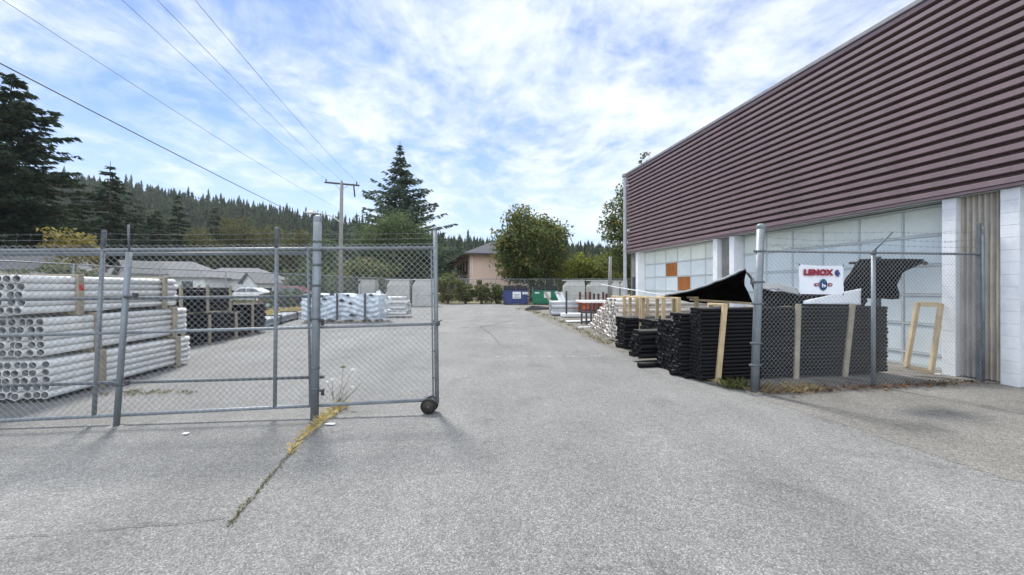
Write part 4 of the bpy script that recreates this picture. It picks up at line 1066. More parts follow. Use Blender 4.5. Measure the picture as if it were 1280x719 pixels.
# leaning timber frame
fr = thing('wooden_frame', 'empty pale timber frame leaning behind the right fence', 'frame', tuple(Vector(G(1150, 465)) * 1.0))
bl, br_, tl_, tr_ = Vector(P(1133, 459, 6.98)), Vector(P(1164, 467, 6.85)), Vector(P(1147, 381, 7.10)), Vector(P(1176, 382, 6.93))
bl.z = max(bl.z, .05); br_.z = max(br_.z, .03)
for (a, c, nm) in ((bl, tl_, 'side_rail'), (br_, tr_, 'side_rail'), (tl_, tr_, 'end_rail'), (bl, br_, 'end_rail')):
    d = (c - a).normalized() * (.02 if nm == 'side_rail' else -.025)
    b = MB(); b.beam(a - d, c + d, .05, .085, (1, .2, 0) if nm == 'side_rail' else (0, 0, 1), .004); b.build(nm, M['wood'], fr)
# white rope from tarp to the far right
b = MB(); pts = [Vector(P(835, 371, 9.0)), Vector(P(800, 365, 10.5)), Vector(P(770, 360, 13)), Vector(P(752, 356.5, 17))]
b.tube(pts, .012, 6); tag(b.build('white_rope', M['paper']), 'white rope stretched from the black tarp towards the far racks', 'rope')

# ------------------------------------------------------------------ far yard goods
def tank(label, loc, rotz, wd, dp, h, grp):
    t = thing('moulded_tank', label, 'tank', loc, rotz, grp, False)
    b = MB(); b.box((0, 0, h * .2), (wd, dp, h * .4), None, .04)
    for s in (-1, 0, 1): b.box((s * wd * .31, -dp / 2 - .004, h * .2), (.06, .03, h * .36))
    b.build('lower_section', M['tank'], t)
    b = MB(); b.box((0, 0, h * .405 + h * .175), (wd * .985, dp * .985, h * .35), None, .04); b.box((0, 0, h * .405), (wd * 1.02, dp * 1.02, .05), None, .01); b.build('middle_section', M['tank'], t)
    b = MB(); z0_, z1_ = h * .755, h * .97; lo = (wd * .49, dp * .49); hi = (wd * .40, dp * .40); sx_ = .06 * wd
    bot = [(-lo[0], -lo[1], z0_), (lo[0], -lo[1], z0_), (lo[0], lo[1], z0_), (-lo[0], lo[1], z0_)]; tp = [(-hi[0] + sx_, -hi[1], z1_), (hi[0] + sx_, -hi[1], z1_), (hi[0] + sx_, hi[1], z1_), (-hi[0] + sx_, hi[1], z1_)]
    b.face(tp); 
    for k in range(4): b.face([bot[k], bot[(k + 1) % 4], tp[(k + 1) % 4], tp[k]])
    b.build('sloped_shoulder', M['tank'], t)
    b = MB(); b.box((-.02 * wd, 0, h * .985), (wd * 1.0, dp * .9, .05), None, .01); b.build('lid', M['tank_lid'], t)
    return t
gT = 'grey moulded tanks along the back of the yard'
tank('left grey tank of the pair right of the white pipe stack', (*at(500, 32.0)[:2], 0), R(4), 1.85, 1.5, 2.25, gT)
tank('right grey tank of the pair beside the gate end post', (*at(531, 32.3)[:2], 0), R(4), 1.85, 1.5, 2.25, gT)
tank('small far grey tank behind the plastic wrapped pallet', (*at(461, 34)[:2], 0), R(4), 1.45, 1.3, 2.25, gT)
tank('grey tank right of the green dumpster', (*at(717, 33)[:2], 0), R(-3), 1.8, 1.5, 2.2, gT)
tank('grey tank in front of the old timber post', (*at(747, 33.4)[:2], 0), R(-3), 1.8, 1.5, 2.2, gT)
for i, px in enumerate((768, 778)):
    tank(('narrow grey tank behind the timber post', 'narrow grey tank at the warehouse downspout')[i], (*at(px, 33.6 + i * .2)[:2], 0), R(-3), .62, 1.2, 2.15, gT)
# wrapped pallet
wp = thing('wrapped_pallet', 'long pile in white plastic wrap with dark straps', 'wrapped pile', (*at(425, 18)[:2], 0))
x0, y0 = G(378, 404)[:2]; x1, y1 = G(474, 403.5)[:2]
r = np.random.default_rng(4); b = MB(); nx, nz = 60, 26
def wpp(u, v, f):
    lump = .035 * math.sin(u * 23 + v * 4) * math.sin(v * 9 + 3 * u) + .025 * math.sin(u * 51 + 7 * v + 3 * math.sin(v * 8)) + .03 * math.sin(v * 31 + 4 * math.sin(u * 9))
    z = .12 + 1.15 * v + (.04 * math.sin(u * 17) if v > .95 else 0)
    bul = .10 * math.sin(v * math.pi)
    return (x0 + (x1 - x0) * u, y0 + (y1 - y0) * u - lump - bul + f, z)
ids = {}
for j in range(nz + 1):
    for i in range(nx + 1): ids[i, j] = len(b.v); b.v.append(wpp(i / nx, j / nz, 0))
for j in range(nz):
    for i in range(nx): b.f.append((ids[i, j], ids[i + 1, j], ids[i + 1, j + 1], ids[i, j + 1])); b.smooth.append(True)
dpt = 1.3
for i in range(nx):
    p, q = b.v[ids[i, nz]], b.v[ids[i + 1, nz]]; b.face([p, q, (q[0], q[1] + dpt, q[2]), (p[0], p[1] + dpt, p[2])], True)
for j in range(nz):
    for ii, sg in ((0, -1), (nx, 1)):
        p, q = b.v[ids[ii, j]], b.v[ids[ii, j + 1]]
        ax = sg * .12 * math.sin((j + .5) / nz * 3.1)
        b.face([p, (p[0] + ax, p[1] + .5, p[2]), (q[0] + ax, q[1] + .5, q[2]), q], True); b.face([(p[0] + ax, p[1] + .5, p[2]), (p[0], p[1] + dpt, p[2]), (q[0], q[1] + dpt, q[2]), (q[0] + ax, q[1] + .5, q[2])], True)
b.build('plastic_wrap', M['poly_blue'], wp)
b = MB()
for u in (.12, .47, .83):
    pts = [wpp(u, k / 8, -.03) for k in range(9)]; pts = [(p[0], y0 + (y1 - y0) * u - .16, p[2]) for p in pts]
    for k in range(8): b.beam(pts[k], pts[k + 1], .10, .012, (0, 1, 0))
b.build('strap', M['dark'], wp)
b = MB()
for u in (.05, .3, .55, .78, .95): b.box((x0 + (x1 - x0) * u, y0 + .5, .06), (.12, 1.1, .11))
b.build('bearer', M['wood_old'], wp)
for (u, v, s) in ((.30, .80, .14), (.52, .74, .16), (.63, .62, .13), (.66, .16, .2), (.25, .62, .1), (.14, .97, .12), (.38, .97, .15), (.6, .97, .12), (.9, .95, .14)):
    b = MB(); c = Vector(wpp(u, v, -.035)); b.face([c + Vector((-s, -.01, 0)), c + Vector((s * .3, -.012, -s * .35)), c + Vector((s, -.01, 0)), c + Vector((.1 * s, -.012, s * .7))]); b.build('torn_hole', M['dark'], wp)
b = MB(); rr = random.Random(5)
for k in range(26):
    c = Vector((x1 + rr.uniform(-.05, .28), y1 + rr.uniform(.0, .6), rr.uniform(.05, 1.25))); a = Vector((rr.gauss(0, .14), rr.gauss(0, .1), rr.gauss(0, .14))); d = Vector((rr.gauss(0, .1), rr.gauss(0, .1), rr.gauss(0, .16)))
    b.face([c, c + a, c + a + d, c + d * 1.2], True)
b.build('loose_wrap_end', M['poly'], wp)
aP = R(3)
bundle('pipe_bundle', 'white pipe bundle on the ground right of the plastic wrapped pile', (*G(474, 398)[:2], 0), aP, 1.45, .085, 5, 5, M['white_pipe'], M['pipe_in'], None, (), True, .12, .06, pr_seed=51)
bundle('pipe_bundle', 'small flat layer of white pipes on the white bundle', (G(474, 398)[0], G(474, 398)[1] + .1, .98), aP, 1.3, .06, 5, 1, M['white_pipe'], M['pipe_in'], None, (), False, .0, .06, pr_seed=52)
# right far side
bundle('pipe_bundle', 'pale grey pipe bundle near the dry weeds at the drive edge', (*G(689, 396)[:2], 0), R(2), 1.5, .11, 4, 4, M['grey_pipe'] if False else mat('pale_grey_pipe', (.5, .51, .52), .5, rnd_obj=.2), M['pipe_in'], None, (), True, .03, .06, pr_seed=53)
bundle('pipe_bundle', 'white pipe bundle behind the pale grey one', (*G(708, 394)[:2], 0), R(2), 1.6, .10, 4, 4, M['white_pipe'], M['pipe_in'], None, (), True, .03, .06, pr_seed=54)
bundle('pipe_bundle', 'bright orange pipe bundle beneath the red steel uprights', (*at(719, 21.5)[:2], .25), R(4), 2.2, .09, 4, 3, M['orange'], M['dark'], None, (), True, .05, .08, pr_seed=55)
b = MB()
for k, (px, D) in enumerate(((718, 21.3), (741, 21.4))): b.box((*at(px + 6, D + .5)[:2], .12), (.2, .9, .24))
tag(b.build('timber_bearers', M['wood_old']), 'two timber bearers under the orange pipes', 'bearer')
rk = thing('steel_rack', 'rusty red steel rack with tall uprights behind the orange pipes', 'rack', (*at(735, 20.8)[:2], 0))
b0_ = MB()
for px, D, ty, m_ in ((725, 21.2, 366, 0), (732, 22.6, 366, 1), (737.5, 20.6, 366, 0), (742.5, 21.0, 368, 1), (748, 21.3, 368, 0), (754, 22., 366, 1), (758, 20.6, 368, 0)):
    q = MB(); q.beam((*at(px, D)[:2], 0), (*at(px, D)[:2], hpx(ty, D)), .10, .10, (1, 0, 0)); q.build('upright', M['steel_red'] if m_ == 0 else M['dark'], rk)
q = MB(); q.beam(P(726, 389, 20.8), P(759, 389, 20.6), .1, .1); q.build('beam', M['steel_red'], rk)
b = MB(); b.beam((*at(708, 20.2)[:2], 0), (*at(708, 20.2)[:2], hpx(365, 20.2)), .09, .09, (1, 0, 0)); tag(b.build('steel_stake', M['dark']), 'single dark steel stake beside the pale grey pipes', 'stake')
lr = thing('low_rack', 'low dark rack carrying white boards left of the cream heap', 'rack', (*at(742, 16.6)[:2], 0))
for k, px in enumerate((727, 733, 739, 746, 753)):
    q = MB(); xx, yy, _ = at(px, 16.6); q.beam((xx, yy, 0), (xx, yy, .92), .09, .07, (1, 0, 0)); q.build('upright', M['dark'], lr)
q = MB(); q.beam((*at(726, 16.6)[:2], .5), (*at(755, 16.6)[:2], .5), .06, .08); q.beam((*at(726, 16.6)[:2], .1), (*at(755, 16.6)[:2], .1), .06, .08); q.build('beam', M['dark'], lr)
q = MB(); q.box((at(742, 17.)[0], 17.1, .965), (1.3, 1.1, .09), Matrix.Rotation(.1, 3, 'Z'), .01); q.build('board', M['paper'], lr)
gBd = 'white boards lying on the gravel'
for k, (px, py, L_, wd_, z, lab) in enumerate(((722, 398, 1.6, .7, .12, 'thick white board lying by the low rack'), (726, 404.5, 1.3, .35, .05, 'thin white board on the gravel in front of the low rack'), (744, 405, .9, .5, .1, 'white board leaning into the cream heap'), (735, 411.5, .8, .15, .03, 'narrow white strip on the gravel before the cream heap'))):
    x, y, _ = G(px, py); b = MB(); b.box((x, y + wd_ / 2, z), (L_, wd_, .05 if k else .16), Matrix.Rotation(.1 + .05 * k, 3, 'Z'), .008)
    tag(b.build('white_board', M['paper'] if k < 2 else M['white_pipe']), lab, 'board', gBd)
b = MB()
for k in range(4): b.beam((G(657, 389)[0] + .15 * k, G(657, 389)[1] + .2 * k, .08 + .05 * k), (G(688, 388)[0], G(688, 388)[1] + .2 * k, .08), .14, .14)
tag(b.build('dark_timber_pile', M['dark']), 'small pile of dark timbers among the weeds at the drive edge', 'timber pile')
# leaning boards by the green dumpster
for k, (px, py, px2, py2, m_, lab) in enumerate(((690, 381, 681, 366, 'wood_old', 'pale plank leaning left against the green dumpster'), (702, 381, 695, 366, 'paper', 'white edged board leaning beside the green dumpster'))):
    b = MB(); b.beam(P(px, py, 31.6), P(px2, py2, 32.2), .22, .06, (0, 1, 0), .01)
    if k: b.beam(P(693.5, 366.3, 32.2), P(701, 366.8, 32.2), .5, .05); b.beam(P(705, 381, 31.9), P(699, 367, 32.3), .5, .04, (0, 1, 0))
    tag(b.build('leaning_board', M[m_]), lab, 'board')
# dumpsters
def dumpster(label, loc, wd, dp, h, m, rotz, stickers):
    t = thing('dumpster', label, 'dumpster', loc, rotz, 'dumpsters at the back of the yard', False)
    b = MB(); hf = h * .74; hb = h
    pr_ = [(-wd / 2, -dp / 2, .08), (-wd / 2, dp / 2, .08), (-wd / 2, dp / 2, hb * .92), (-wd / 2, -dp / 2 - .06, hf)]
    b.prism(pr_, (wd, 0, 0))
    for z in (.18, hf * .55): b.box((0, -dp / 2 - .035, z), (wd * .98, .05, .06), None, .01)
    b.box((0, -dp / 2 - .09, hf - .03), (wd * 1.02, .07, .08), None, .01)
    for s in (-1, 1): b.box((s * wd * .47, -dp / 2 - .03, hf * .5), (.07, .06, hf * .86), None, .01)
    body = b.build('body', m, t)
    for s in (-1, 1):
        b = MB(); b.box((s * (wd / 2 + .07), 0, hf * .55), (.14, dp * .75, .16), None, .01); b.build('fork_pocket', m, t)
    for s in (-1, 1):
        b = MB(); n_ = 6
        for k in range(n_):
            u0, u1 = k / n_, (k + 1) / n_; bow = lambda u: .05 * math.sin(u * 3.14)
            pA = (s * wd * .25, -dp / 2 - .1 + (dp + .1) * u0, hf + .03 + (hb * .95 - hf) * u0 + bow(u0)); pB = (s * wd * .25, -dp / 2 - .1 + (dp + .1) * u1, hf + .03 + (hb * .95 - hf) * u1 + bow(u1))
            b.beam(pA, pB, wd * .485, .035)
        for q in (-.16, 0, .16): b.beam((s * wd * .25 + q * wd, -dp / 2 - .05, hf + .08), (s * wd * .25 + q * wd, dp / 2, hb * .98), .05, .06)
        b.build('lid', M['lid'], t)
    for k in (-1, 1):
        for j in (-1, 1):
            b = MB(); b.lathe([(0, -.03), (.07, -.03), (.08, -.02), (.08, .02), (.07, .03), (0, .03)], (k * wd * .42, j * dp * .4, .08), n=12, rot=Matrix.Rotation(R(90), 3, 'Y')); b.build('caster', M['tyre'], t)
    for (u, v, sw, sh_, lines) in stickers:
        b = MB(); b.box((u * wd, -dp / 2 - .055 - .045 * v, v * hf), (sw, .008, sh_), Matrix.Rotation(R(4), 3, 'X')); q = b.build('sign_plate', M['paper'], t)
        b = MB()
        for k in range(lines): b.box((u * wd, -dp / 2 - .062 - .045 * v, v * hf + sh_ * (.3 - .6 * k / max(1, lines - 1))), (sw * (.75 if k % 2 else .55), .004, sh_ * .09), Matrix.Rotation(R(4), 3, 'X'))
        if lines: b.build('printed_lines', M['print'], q)
    return t
x, y, _ = at(644, 35.6)
dumpster('blue dumpster with black lids and white notice', (x, y, 0), 2.2, 1.3, 1.78, M['blue_bin'], R(2), ((.05, .66, .75, .62, 4), (.40, .80, .5, .22, 2)))
x, y, _ = at(681, 35.4)
dumpster('green dumpster with black lids and white notice', (x, y, 0), 2.25, 1.3, 1.75, M['green_bin'], R(-1), ((.08, .70, .62, .55, 0), (-.33, .84, .4, .12, 0)))
# old timber post
b = MB(); p0, p1 = (*at(761, 29)[:2], 0), P(763, 322, 29); b.tube([p0, ((p0[0] + p1[0]) / 2 + .02, p0[1], p1[2] / 2), p1], [.16, .14, .11], 10); tag(b.build('timber_post', M['pole']), 'old timber post standing between the grey tanks', 'post')

# ------------------------------------------------------------------ boundary fences
def bfence(name, label, pts, h, post_every, pitch=.11):
    t = thing(name, label, 'fence', (pts[0][0], pts[0][1], 0)); mb = MB(); rb = MB()
    for k in range(len(pts) - 1):
        a = Vector((*pts[k], 0)); c = Vector((*pts[k + 1], 0)); u = (c - a).normalized(); Ls = (c - a).length
        nn = Vector((u.y, -u.x, 0)); chain(mb, a + Vector((0, 0, .04)), u, (0, 0, 1), Ls, h - .02, pitch, .003, nn)
        rb.tube([a + Vector((0, 0, h)), c + Vector((0, 0, h))], .024, 8)
        m_ = max(1, round(Ls / post_every))
        for j in range(m_ + (k == len(pts) - 2)):
            q = a + u * (Ls * j / m_); b = MB(); b.tube([q, q + Vector((0, 0, h + .03))], .03, 8); b.build('post', M['galv'], t)
    mb.build('wire_mesh', M['wire'], t); rb.build('top_rail', M['galv'], t)
    return t
bfence('boundary_fence', 'chain link fence along the left side of the yard', [(-15.6, 7), (-15.4, 16.8), (-13.0, 25.2), (-12.2, 31), (-10.6, 38.2)], 2.4, 3.)
bfence('boundary_fence', 'chain link fence across the back of the yard', [(-10.4, 38.2), (4.2, 38.2), (12.5, 37.6)], 2.4, 3.)

# ------------------------------------------------------------------ utility pole, lamp, wires
ux, uy = at(426, 31)[:2]
up_ = thing('utility_pole', 'wooden utility pole with crossarm beyond the fence', 'utility pole', (ux, uy, 0))
b = MB(); b.tube([(ux, uy, -.2), (ux, uy, 5), (ux + .08, uy, hpx(229, 31))], [.19, .16, .125], 12); b.build('pole', M['pole'], up_)
b = MB(); cl_, cr_ = Vector(P(406, 229, 31.4)), Vector(P(449, 233, 30.8)); b.beam(cl_, cr_, .11, .13, bev=.01); b.build('crossarm', M['pole_dark'], up_)
b = MB(); b.tube([cl_.lerp(cr_, .28), Vector((ux, uy, hpx(239, 31)))], .018, 5); b.tube([cl_.lerp(cr_, .72), Vector((ux, uy, hpx(239, 31)))], .018, 5); b.build('brace', M['galv'], up_)
for t in (.04, .50, .93):
    q = cl_.lerp(cr_, t); b = MB(); b.lathe([(0, .22), (.04, .20), (.06, .14), (.035, .10), (.06, .07), (.03, .04), (.02, 0)], q + Vector((0, 0, .06)), n=10); b.build('insulator', M['dark'], up_)
b = MB(); b.tube([P(442, 231, 30.8), P(443.5, 247, 30.8)], .06, 8); b.build('fuse_cutout', M['dark'], up_)
b = MB(); la = [P(427, 281, 31), P(421, 275.5, 30.6), P(411, 270, 30.0), P(400, 267.5, 29.5), P(392, 267, 29.2)]; b.tube(la, .05, 8)
lamp = b.build('lamp_arm', M['lamp'], up_)
b = MB(); q = Vector(P(386.5, 267, 29)); b.tube([q + Vector((-.22, -.05, 0)), q + Vector((-.1, -.02, .02)), q + Vector((.2, .05, .03)), q + Vector((.36, .09, .01))], [.07, .13, .12, .06], 10); b.build('lamp_head', M['lamp'], lamp)
def wire(label, pole_pt, px, py, r, m, sag=.15):
    """straight span in plan parallel to the road, passing behind the picture edge at (px, py)"""
    p = Vector(pole_pt); dxy = Vector((.18, -1.0)); k = (px - CX) / F
    # X = p.x + .18*(p.y-Y) ; X = k*Y
    Y = (p.x + .18 * p.y) / (k + .18); z = CH + (HY - py) * Y / F
    q = Vector((k * Y, Y, z)); far = p + (q - p) * ((p.y + 14) / (p.y - Y)); pts = []
    for i in range(41):
        t = i / 40; v = p.lerp(far, t); pts.append(v)
    tq = (p.y - Y) / (p.y + 14)
    for i, v in enumerate(pts): t = i / 40; v.z -= sag * 4 * t * (tq - t) / max(.1, tq) if t < tq else 0
    b = MB(); b.tube(pts, r, 5, False); return tag(b.build('overhead_wire', m), label, 'wire', 'overhead wires running to the utility pole')
wire('thin wire to the left end of the pole crossarm', cl_.lerp(cr_, .04) + Vector((0, 0, .27)), 152, 0, .0075, M['cable_grey'], .5)
wire('thin wire to the middle of the pole crossarm', cl_.lerp(cr_, .5) + Vector((0, 0, .27)), 196, 0, .0075, M['cable_grey'], .5)
wire('thin wire to the right end of the pole crossarm', cl_.lerp(cr_, .93) + Vector((0, 0, .27)), 243, 0, .0075, M['cable_grey'], .5)
wire('thin wire meeting the pole below its crossarm', (ux - .1, uy - .15, hpx(262, 31)), 2, 0, .007, M['cable_grey'], .4)
wire('thick black cable, lowest of the overhead wires', (ux - .1, uy - .15, hpx(293, 31)), 0, 80, .0135, M['cable'], .25)

# ------------------------------------------------------------------ houses
def gable_house(label, cx, cy, wd, dp, h, rise, rotz, roofm, wallm, wins, cat='house', over=.4, name='long_house', hip=False):
    t = thing(name, label, cat, (cx, cy, 0), rotz, None, False)
    b = MB(); b.box((0, 0, h / 2), (wd, dp, h)); 
    for s in (() if hip else (-1, 1)): b.prism([(s * wd / 2 * .999, -dp / 2, h), (s * wd / 2 * .999, dp / 2, h), (s * wd / 2 * .999, 0, h + rise)], (-s * .1, 0, 0))
    b.build('wall', wallm, t)
    b = MB()
    for s in (-1, 1):
        lo = h - rise * over / (dp / 2)
        rx_ = wd / 2 - dp * .45 if hip else wd / 2 + over
        b.prism([(-wd / 2 - over, s * (dp / 2 + over), lo), (wd / 2 + over, s * (dp / 2 + over), lo), (rx_, 0, h + rise), (-rx_, 0, h + rise)], (0, 0, .14))
        if hip: b.prism([(s * (wd / 2 + over), -dp / 2 - over, lo), (s * (wd / 2 + over), dp / 2 + over, lo), (s * rx_, 0, h + rise)], (0, 0, .138))
    b.build('roof', roofm, t)
    for (u, z, ww, wh_) in wins:
        b = MB(); b.box((u * wd / 2, -dp / 2 - .03, z), (ww, .08, wh_), None, .01); q = b.build('window', M['siding_w'], t)
        b = MB(); b.box((u * wd / 2, -dp / 2 - .06, z), (ww - .16, .05, wh_ - .16)); b.box((u * wd / 2, -dp / 2 - .065, z), (.05, .06, wh_ - .16)); b.build('pane', M['glass'], q)
    return t
gable_house('low grey roofed house behind the white pipes at the left edge', *at(-8, 36)[:2], 13, 7, 3.2, 1.9, R(10), M['shingle'], M['siding_w'], ((-.5, 1.7, 1.6, 1.1), (.4, 1.7, 1.6, 1.1)))
gable_house('white house with a long pale grey roof above the pipe stacks', *at(208, 43)[:2], 10.5, 6, 2.75, 1.6, R(12), M['shingle_lt'], M['siding_w'], ((-.6, 1.8, 1.5, 1.0), (.15, 1.8, 1.8, 1.0), (.7, 1.8, 1.2, 1.0)), hip=True)
gable_house('small white gabled house with grey roof beside the long one', *at(176, 37)[:2], 2.4, 2.4, 3.05, .95, R(62), M['shingle_lt'], M['siding_w'], ((-.3, 1.5, 1., .9),))
gable_house('far white house with grey roof and two front windows', *at(300, 49)[:2], 9.5, 6, 2.6, 1.3, R(14), M['shingle_lt'], M['siding_w'], ((-.55, 1.7, 1.4, .9), (.45, 1.7, 1.3, .9)), hip=True)
gable_house('little white gabled house left of the maroon car', *at(326, 45)[:2], 2.4, 2.8, 2.2, 1.0, R(62), M['shingle_lt'], M['siding_w'], ((0., 1.2, 1., .8),))
# peach house with hip roof
ph = thing('peach_house', 'two storey peach stucco house with grey hip roof', 'house', (*at(587, 50)[:2], 0))
cxh, cyh = at(587, 50)[:2]; rot = Matrix.Rotation(R(15), 3, 'Z'); H_ = hpx(318, 50); WD, DP = 10.5, 18.
def hp(x, y, z): v = rot @ Vector((x, y, 0)); return (cxh + v.x, cyh + v.y, z)
b = MB(); 
for (a, c) in (((0, 0), (WD, 0)), ((WD, 0), (WD, DP)), ((WD, DP), (0, DP)), ((0, DP), (0, 0))): b.face([hp(*a, 0), hp(*c, 0), hp(*c, H_), hp(*a, H_)])
b.build('wall', M['pink'], ph)
b = MB(); ov = .9; e = [(-ov, -ov), (WD + ov, -ov), (WD + ov, DP + ov), (-ov, DP + ov)]; rh = H_ + 2.7; a1, a2 = (WD / 2, WD / 2 - .5), (WD / 2, DP - WD / 2 + .5)
E = [hp(*q, H_ + .02) for q in e]; T = [hp(*a1, rh), hp(*a2, rh)]
b.face([E[0], E[1], T[0]]); b.face([E[1], E[2], T[1], T[0]]); b.face([E[2], E[3], T[1]]); b.face([E[3], E[0], T[0], T[1]])
rf = b.build('roof', M['shingle'], ph)
b = MB()
for k in range(4):
    p, q = Vector(E[k]), Vector(E[(k + 1) % 4]); b.beam(p - Vector((0, 0, .12)), q - Vector((0, 0, .12)), .1, .2)
b.build('gutter', M['dark'], rf)
b = MB(); b.face([hp(*q, H_ - .02) for q in reversed(e)]); b.build('soffit', M['pink_trim'], ph)
b = MB(); p = hp(.35, -.08, 0); b.tube([p, (p[0], p[1], H_ - .2)], .06, 8); b.build('downpipe', M['paper'], ph)
for (yy, zz_) in ((2.2, 4.3), (5.2, 4.3), (8.4, 4.3), (11.6, 4.3), (5.2, 1.5), (9.5, 1.5)):
    b = MB(); b.box(hp(-.03, yy, zz_), (.1, 1.5, 1.7), rot, .01); q = b.build('window', M['red_frame'], ph)
    b = MB(); b.box(hp(-.07, yy, zz_), (.06, 1.2, 1.4), rot); b.build('pane', M['glass'], q)
b = MB(); b.box(hp(-.6, 13.5, 2.9), (1.2, 4.5, .2), rot); 
for k in range(9): b.beam(hp(-1.15, 11.4 + .53 * k, 3.), hp(-1.15, 11.4 + .53 * k, 4.0), .06, .06)
b.beam(hp(-1.15, 11.3, 4.0), hp(-1.15, 15.8, 4.0), .08, .08); b.build('balcony', M['pink_trim'], ph)

# ------------------------------------------------------------------ parked cars beyond the left fence
def car(name, label, loc, rotz, m, Lc=4.2, Wc=1.75, Hc=1.5):
    t = thing(name, label, 'car', loc, rotz, None, False)
    prof = [(-.50, .22), (-.50, .55), (-.47, .66), (-.28, .70), (-.14, 1.0), (-.02, 1.0), (.22, .98), (.36, .80), (.47, .72), (.50, .55), (.50, .22)]
    b = MB(); n = len(prof); idx = []
    for s, k in ((-1, .92), (-1, 1.), (1, 1.), (1, .92)):
        row = []
        for (x, z) in prof:
            tuck = 1 - .22 * max(0, (z - .68) / .32)
            row.append(len(b.v)); b.v.append((x * Lc * (1 if k == 1 else .99), s * Wc / 2 * tuck * (1 if k == 1. else .965 if False else 1), z * Hc))
        idx.append(row)
    L_, R_ = idx[1], idx[2]
    for i in range(n - 1): b.f.append((L_[i], L_[i + 1], R_[i + 1], R_[i])); b.smooth.append(False)
    b.f.append(tuple(reversed(L_))); b.f.append(tuple(R_)); b.f.append((L_[0], R_[0], R_[-1], L_[-1])); b.smooth += [False] * 3
    body = b.build('body', m, t)
    md = body.modifiers.new('edges', 'BEVEL'); md.width = .07; md.segments = 3; md.limit_method = 'ANGLE'
    for s in (-1, 1):
        b = MB(); y = s * Wc / 2
        b.face([(-.24 * Lc, y * .985 + s * .02, .73 * Hc), (.02 * Lc, y * .985 + s * .02, .73 * Hc), (.02 * Lc, y * .82 + s * .02, .95 * Hc), (-.11 * Lc, y * .82 + s * .02, .95 * Hc)])
        b.face([(.04 * Lc, y * .985 + s * .02, .73 * Hc), (.33 * Lc, y * .985 + s * .02, .75 * Hc), (.21 * Lc, y * .82 + s * .02, .94 * Hc), (.04 * Lc, y * .82 + s * .02, .95 * Hc)])
        b.build('side_window', M['glass'], t)
        for x in (-.31, .31):
            b = MB(); b.lathe([(0, -.1), (.2, -.1), (.3, -.09), (.31, 0), (.3, .09), (.2, .1), (0, .1)], (x * Lc, s * (Wc / 2 - .06), .31), n=20, rot=wrot); q = b.build('wheel', M['tyre'], t)
            b = MB(); b.lathe([(0, -.115), (.18, -.11), (.19, -.09), (.19, .09), (.18, .11), (0, .115)], (x * Lc, s * (Wc / 2 - .06), .31), n=16, rot=wrot); b.build('rim', M['lamp'], q)
    b = MB(); b.face([(-.285 * Lc - .01, -Wc * .40, .72 * Hc), (-.285 * Lc - .01, Wc * .40, .72 * Hc), (-.15 * Lc - .01, Wc * .36, .985 * Hc), (-.15 * Lc - .01, -Wc * .36, .985 * Hc)]); b.build('windscreen', M['glass'], t)
    for s in (-1, 1):
        b = MB(); b.box((-.495 * Lc, s * Wc * .36, .56 * Hc), (.06, .32, .14), None, .02); b.build('headlight', M['paper'], t)
    return t
car('parked_car', 'maroon car parked outside the left fence', (*at(362, 28.5)[:2], .05), R(12), M['car_red'], 3.6, 1.7, 1.62)
car('parked_car', 'white car parked in front of the far houses', (*at(312, 38)[:2], .05), R(5), M['car_white'], 4.0, 1.7, 1.5)

# ------------------------------------------------------------------ weeds, litter
def blades(pts, n, hmin, hmax, spread, m, name, label, cat, seed, kind=None, lean=.5, wd=.004, group=None):
    r = np.random.default_rng(seed); tri = []
    for (x, y, sc) in pts:
        k = max(2, int(n * sc)); a = r.uniform(0, 6.28, k); rad = np.abs(r.normal(size=k)) * spread * sc
        bx_ = x + rad * np.cos(a); by_ = y + rad * np.sin(a); h = r.uniform(hmin, hmax, k) * (.5 + .5 * sc)
        dx = np.cos(a) * h * lean * r.uniform(.2, 1.3, k); dy = np.sin(a) * h * lean * r.uniform(.2, 1.3, k); th = r.uniform(0, 6.28, k)
        wx = np.cos(th) * wd; wy = np.sin(th) * wd; z = np.full(k, .01)
        tri.append(np.stack([np.stack([bx_ - wx, by_ - wy, z], 1), np.stack([bx_ + wx, by_ + wy, z], 1), np.stack([bx_ + dx * .45 + wx * .7, by_ + dy * .45 + wy * .7, z + h * .65], 1), np.stack([bx_ + dx, by_ + dy, z + h * r.uniform(.75, 1., k)], 1)], 1))
    o = np_obj(name, np.concatenate(tri), 4, m)
    if kind: o['kind'] = kind
    o['label'] = label; o['category'] = cat
    if group: o['group'] = group
    return o
cp_ = crackline
pts = []
for k in range(len(cp_) - 1):
    for j in range(10):
        t = j / 10; sc = max(.12, 1.25 - (k + t) * .30) if k < 4 else .22
        if k >= 4 and rnd.random() < .25: continue
        if 2.3 < k + t < 2.6: continue
        pts.append((cp_[k][0] + (cp_[k + 1][0] - cp_[k][0]) * t + rnd.gauss(0, .012), cp_[k][1] + (cp_[k + 1][1] - cp_[k][1]) * t, sc))
blades([p for p in pts if p[2] > .3 and rnd.random() < .85], 30, .02, .085, .036, M['straw'], 'dry_grass', 'dry straw coloured grass growing from the crack below the gate', 'grass', 1, 'stuff', 1.1, .003)
blades([p for p in pts if p[2] <= .6], 30, .012, .04, .028, M['moss'], 'crack_weeds', 'low dull weeds filling the crack across the driveway', 'weeds', 2, 'stuff', .9, .004)
pts = [(G(px, 497)[0] + rnd.gauss(0, .03), 5.72 + (G(px, 495)[0] - 3.67) * .16 + rnd.uniform(-.05, .25), rnd.uniform(.3, 1)) for px in np.linspace(952, 1045, 46)]
blades(pts, 22, .02, .13, .10, M['old_grass'], 'dry_grass', 'tangle of dry grass along the foot of the right fence', 'grass', 3, 'stuff', 1.1, .003)
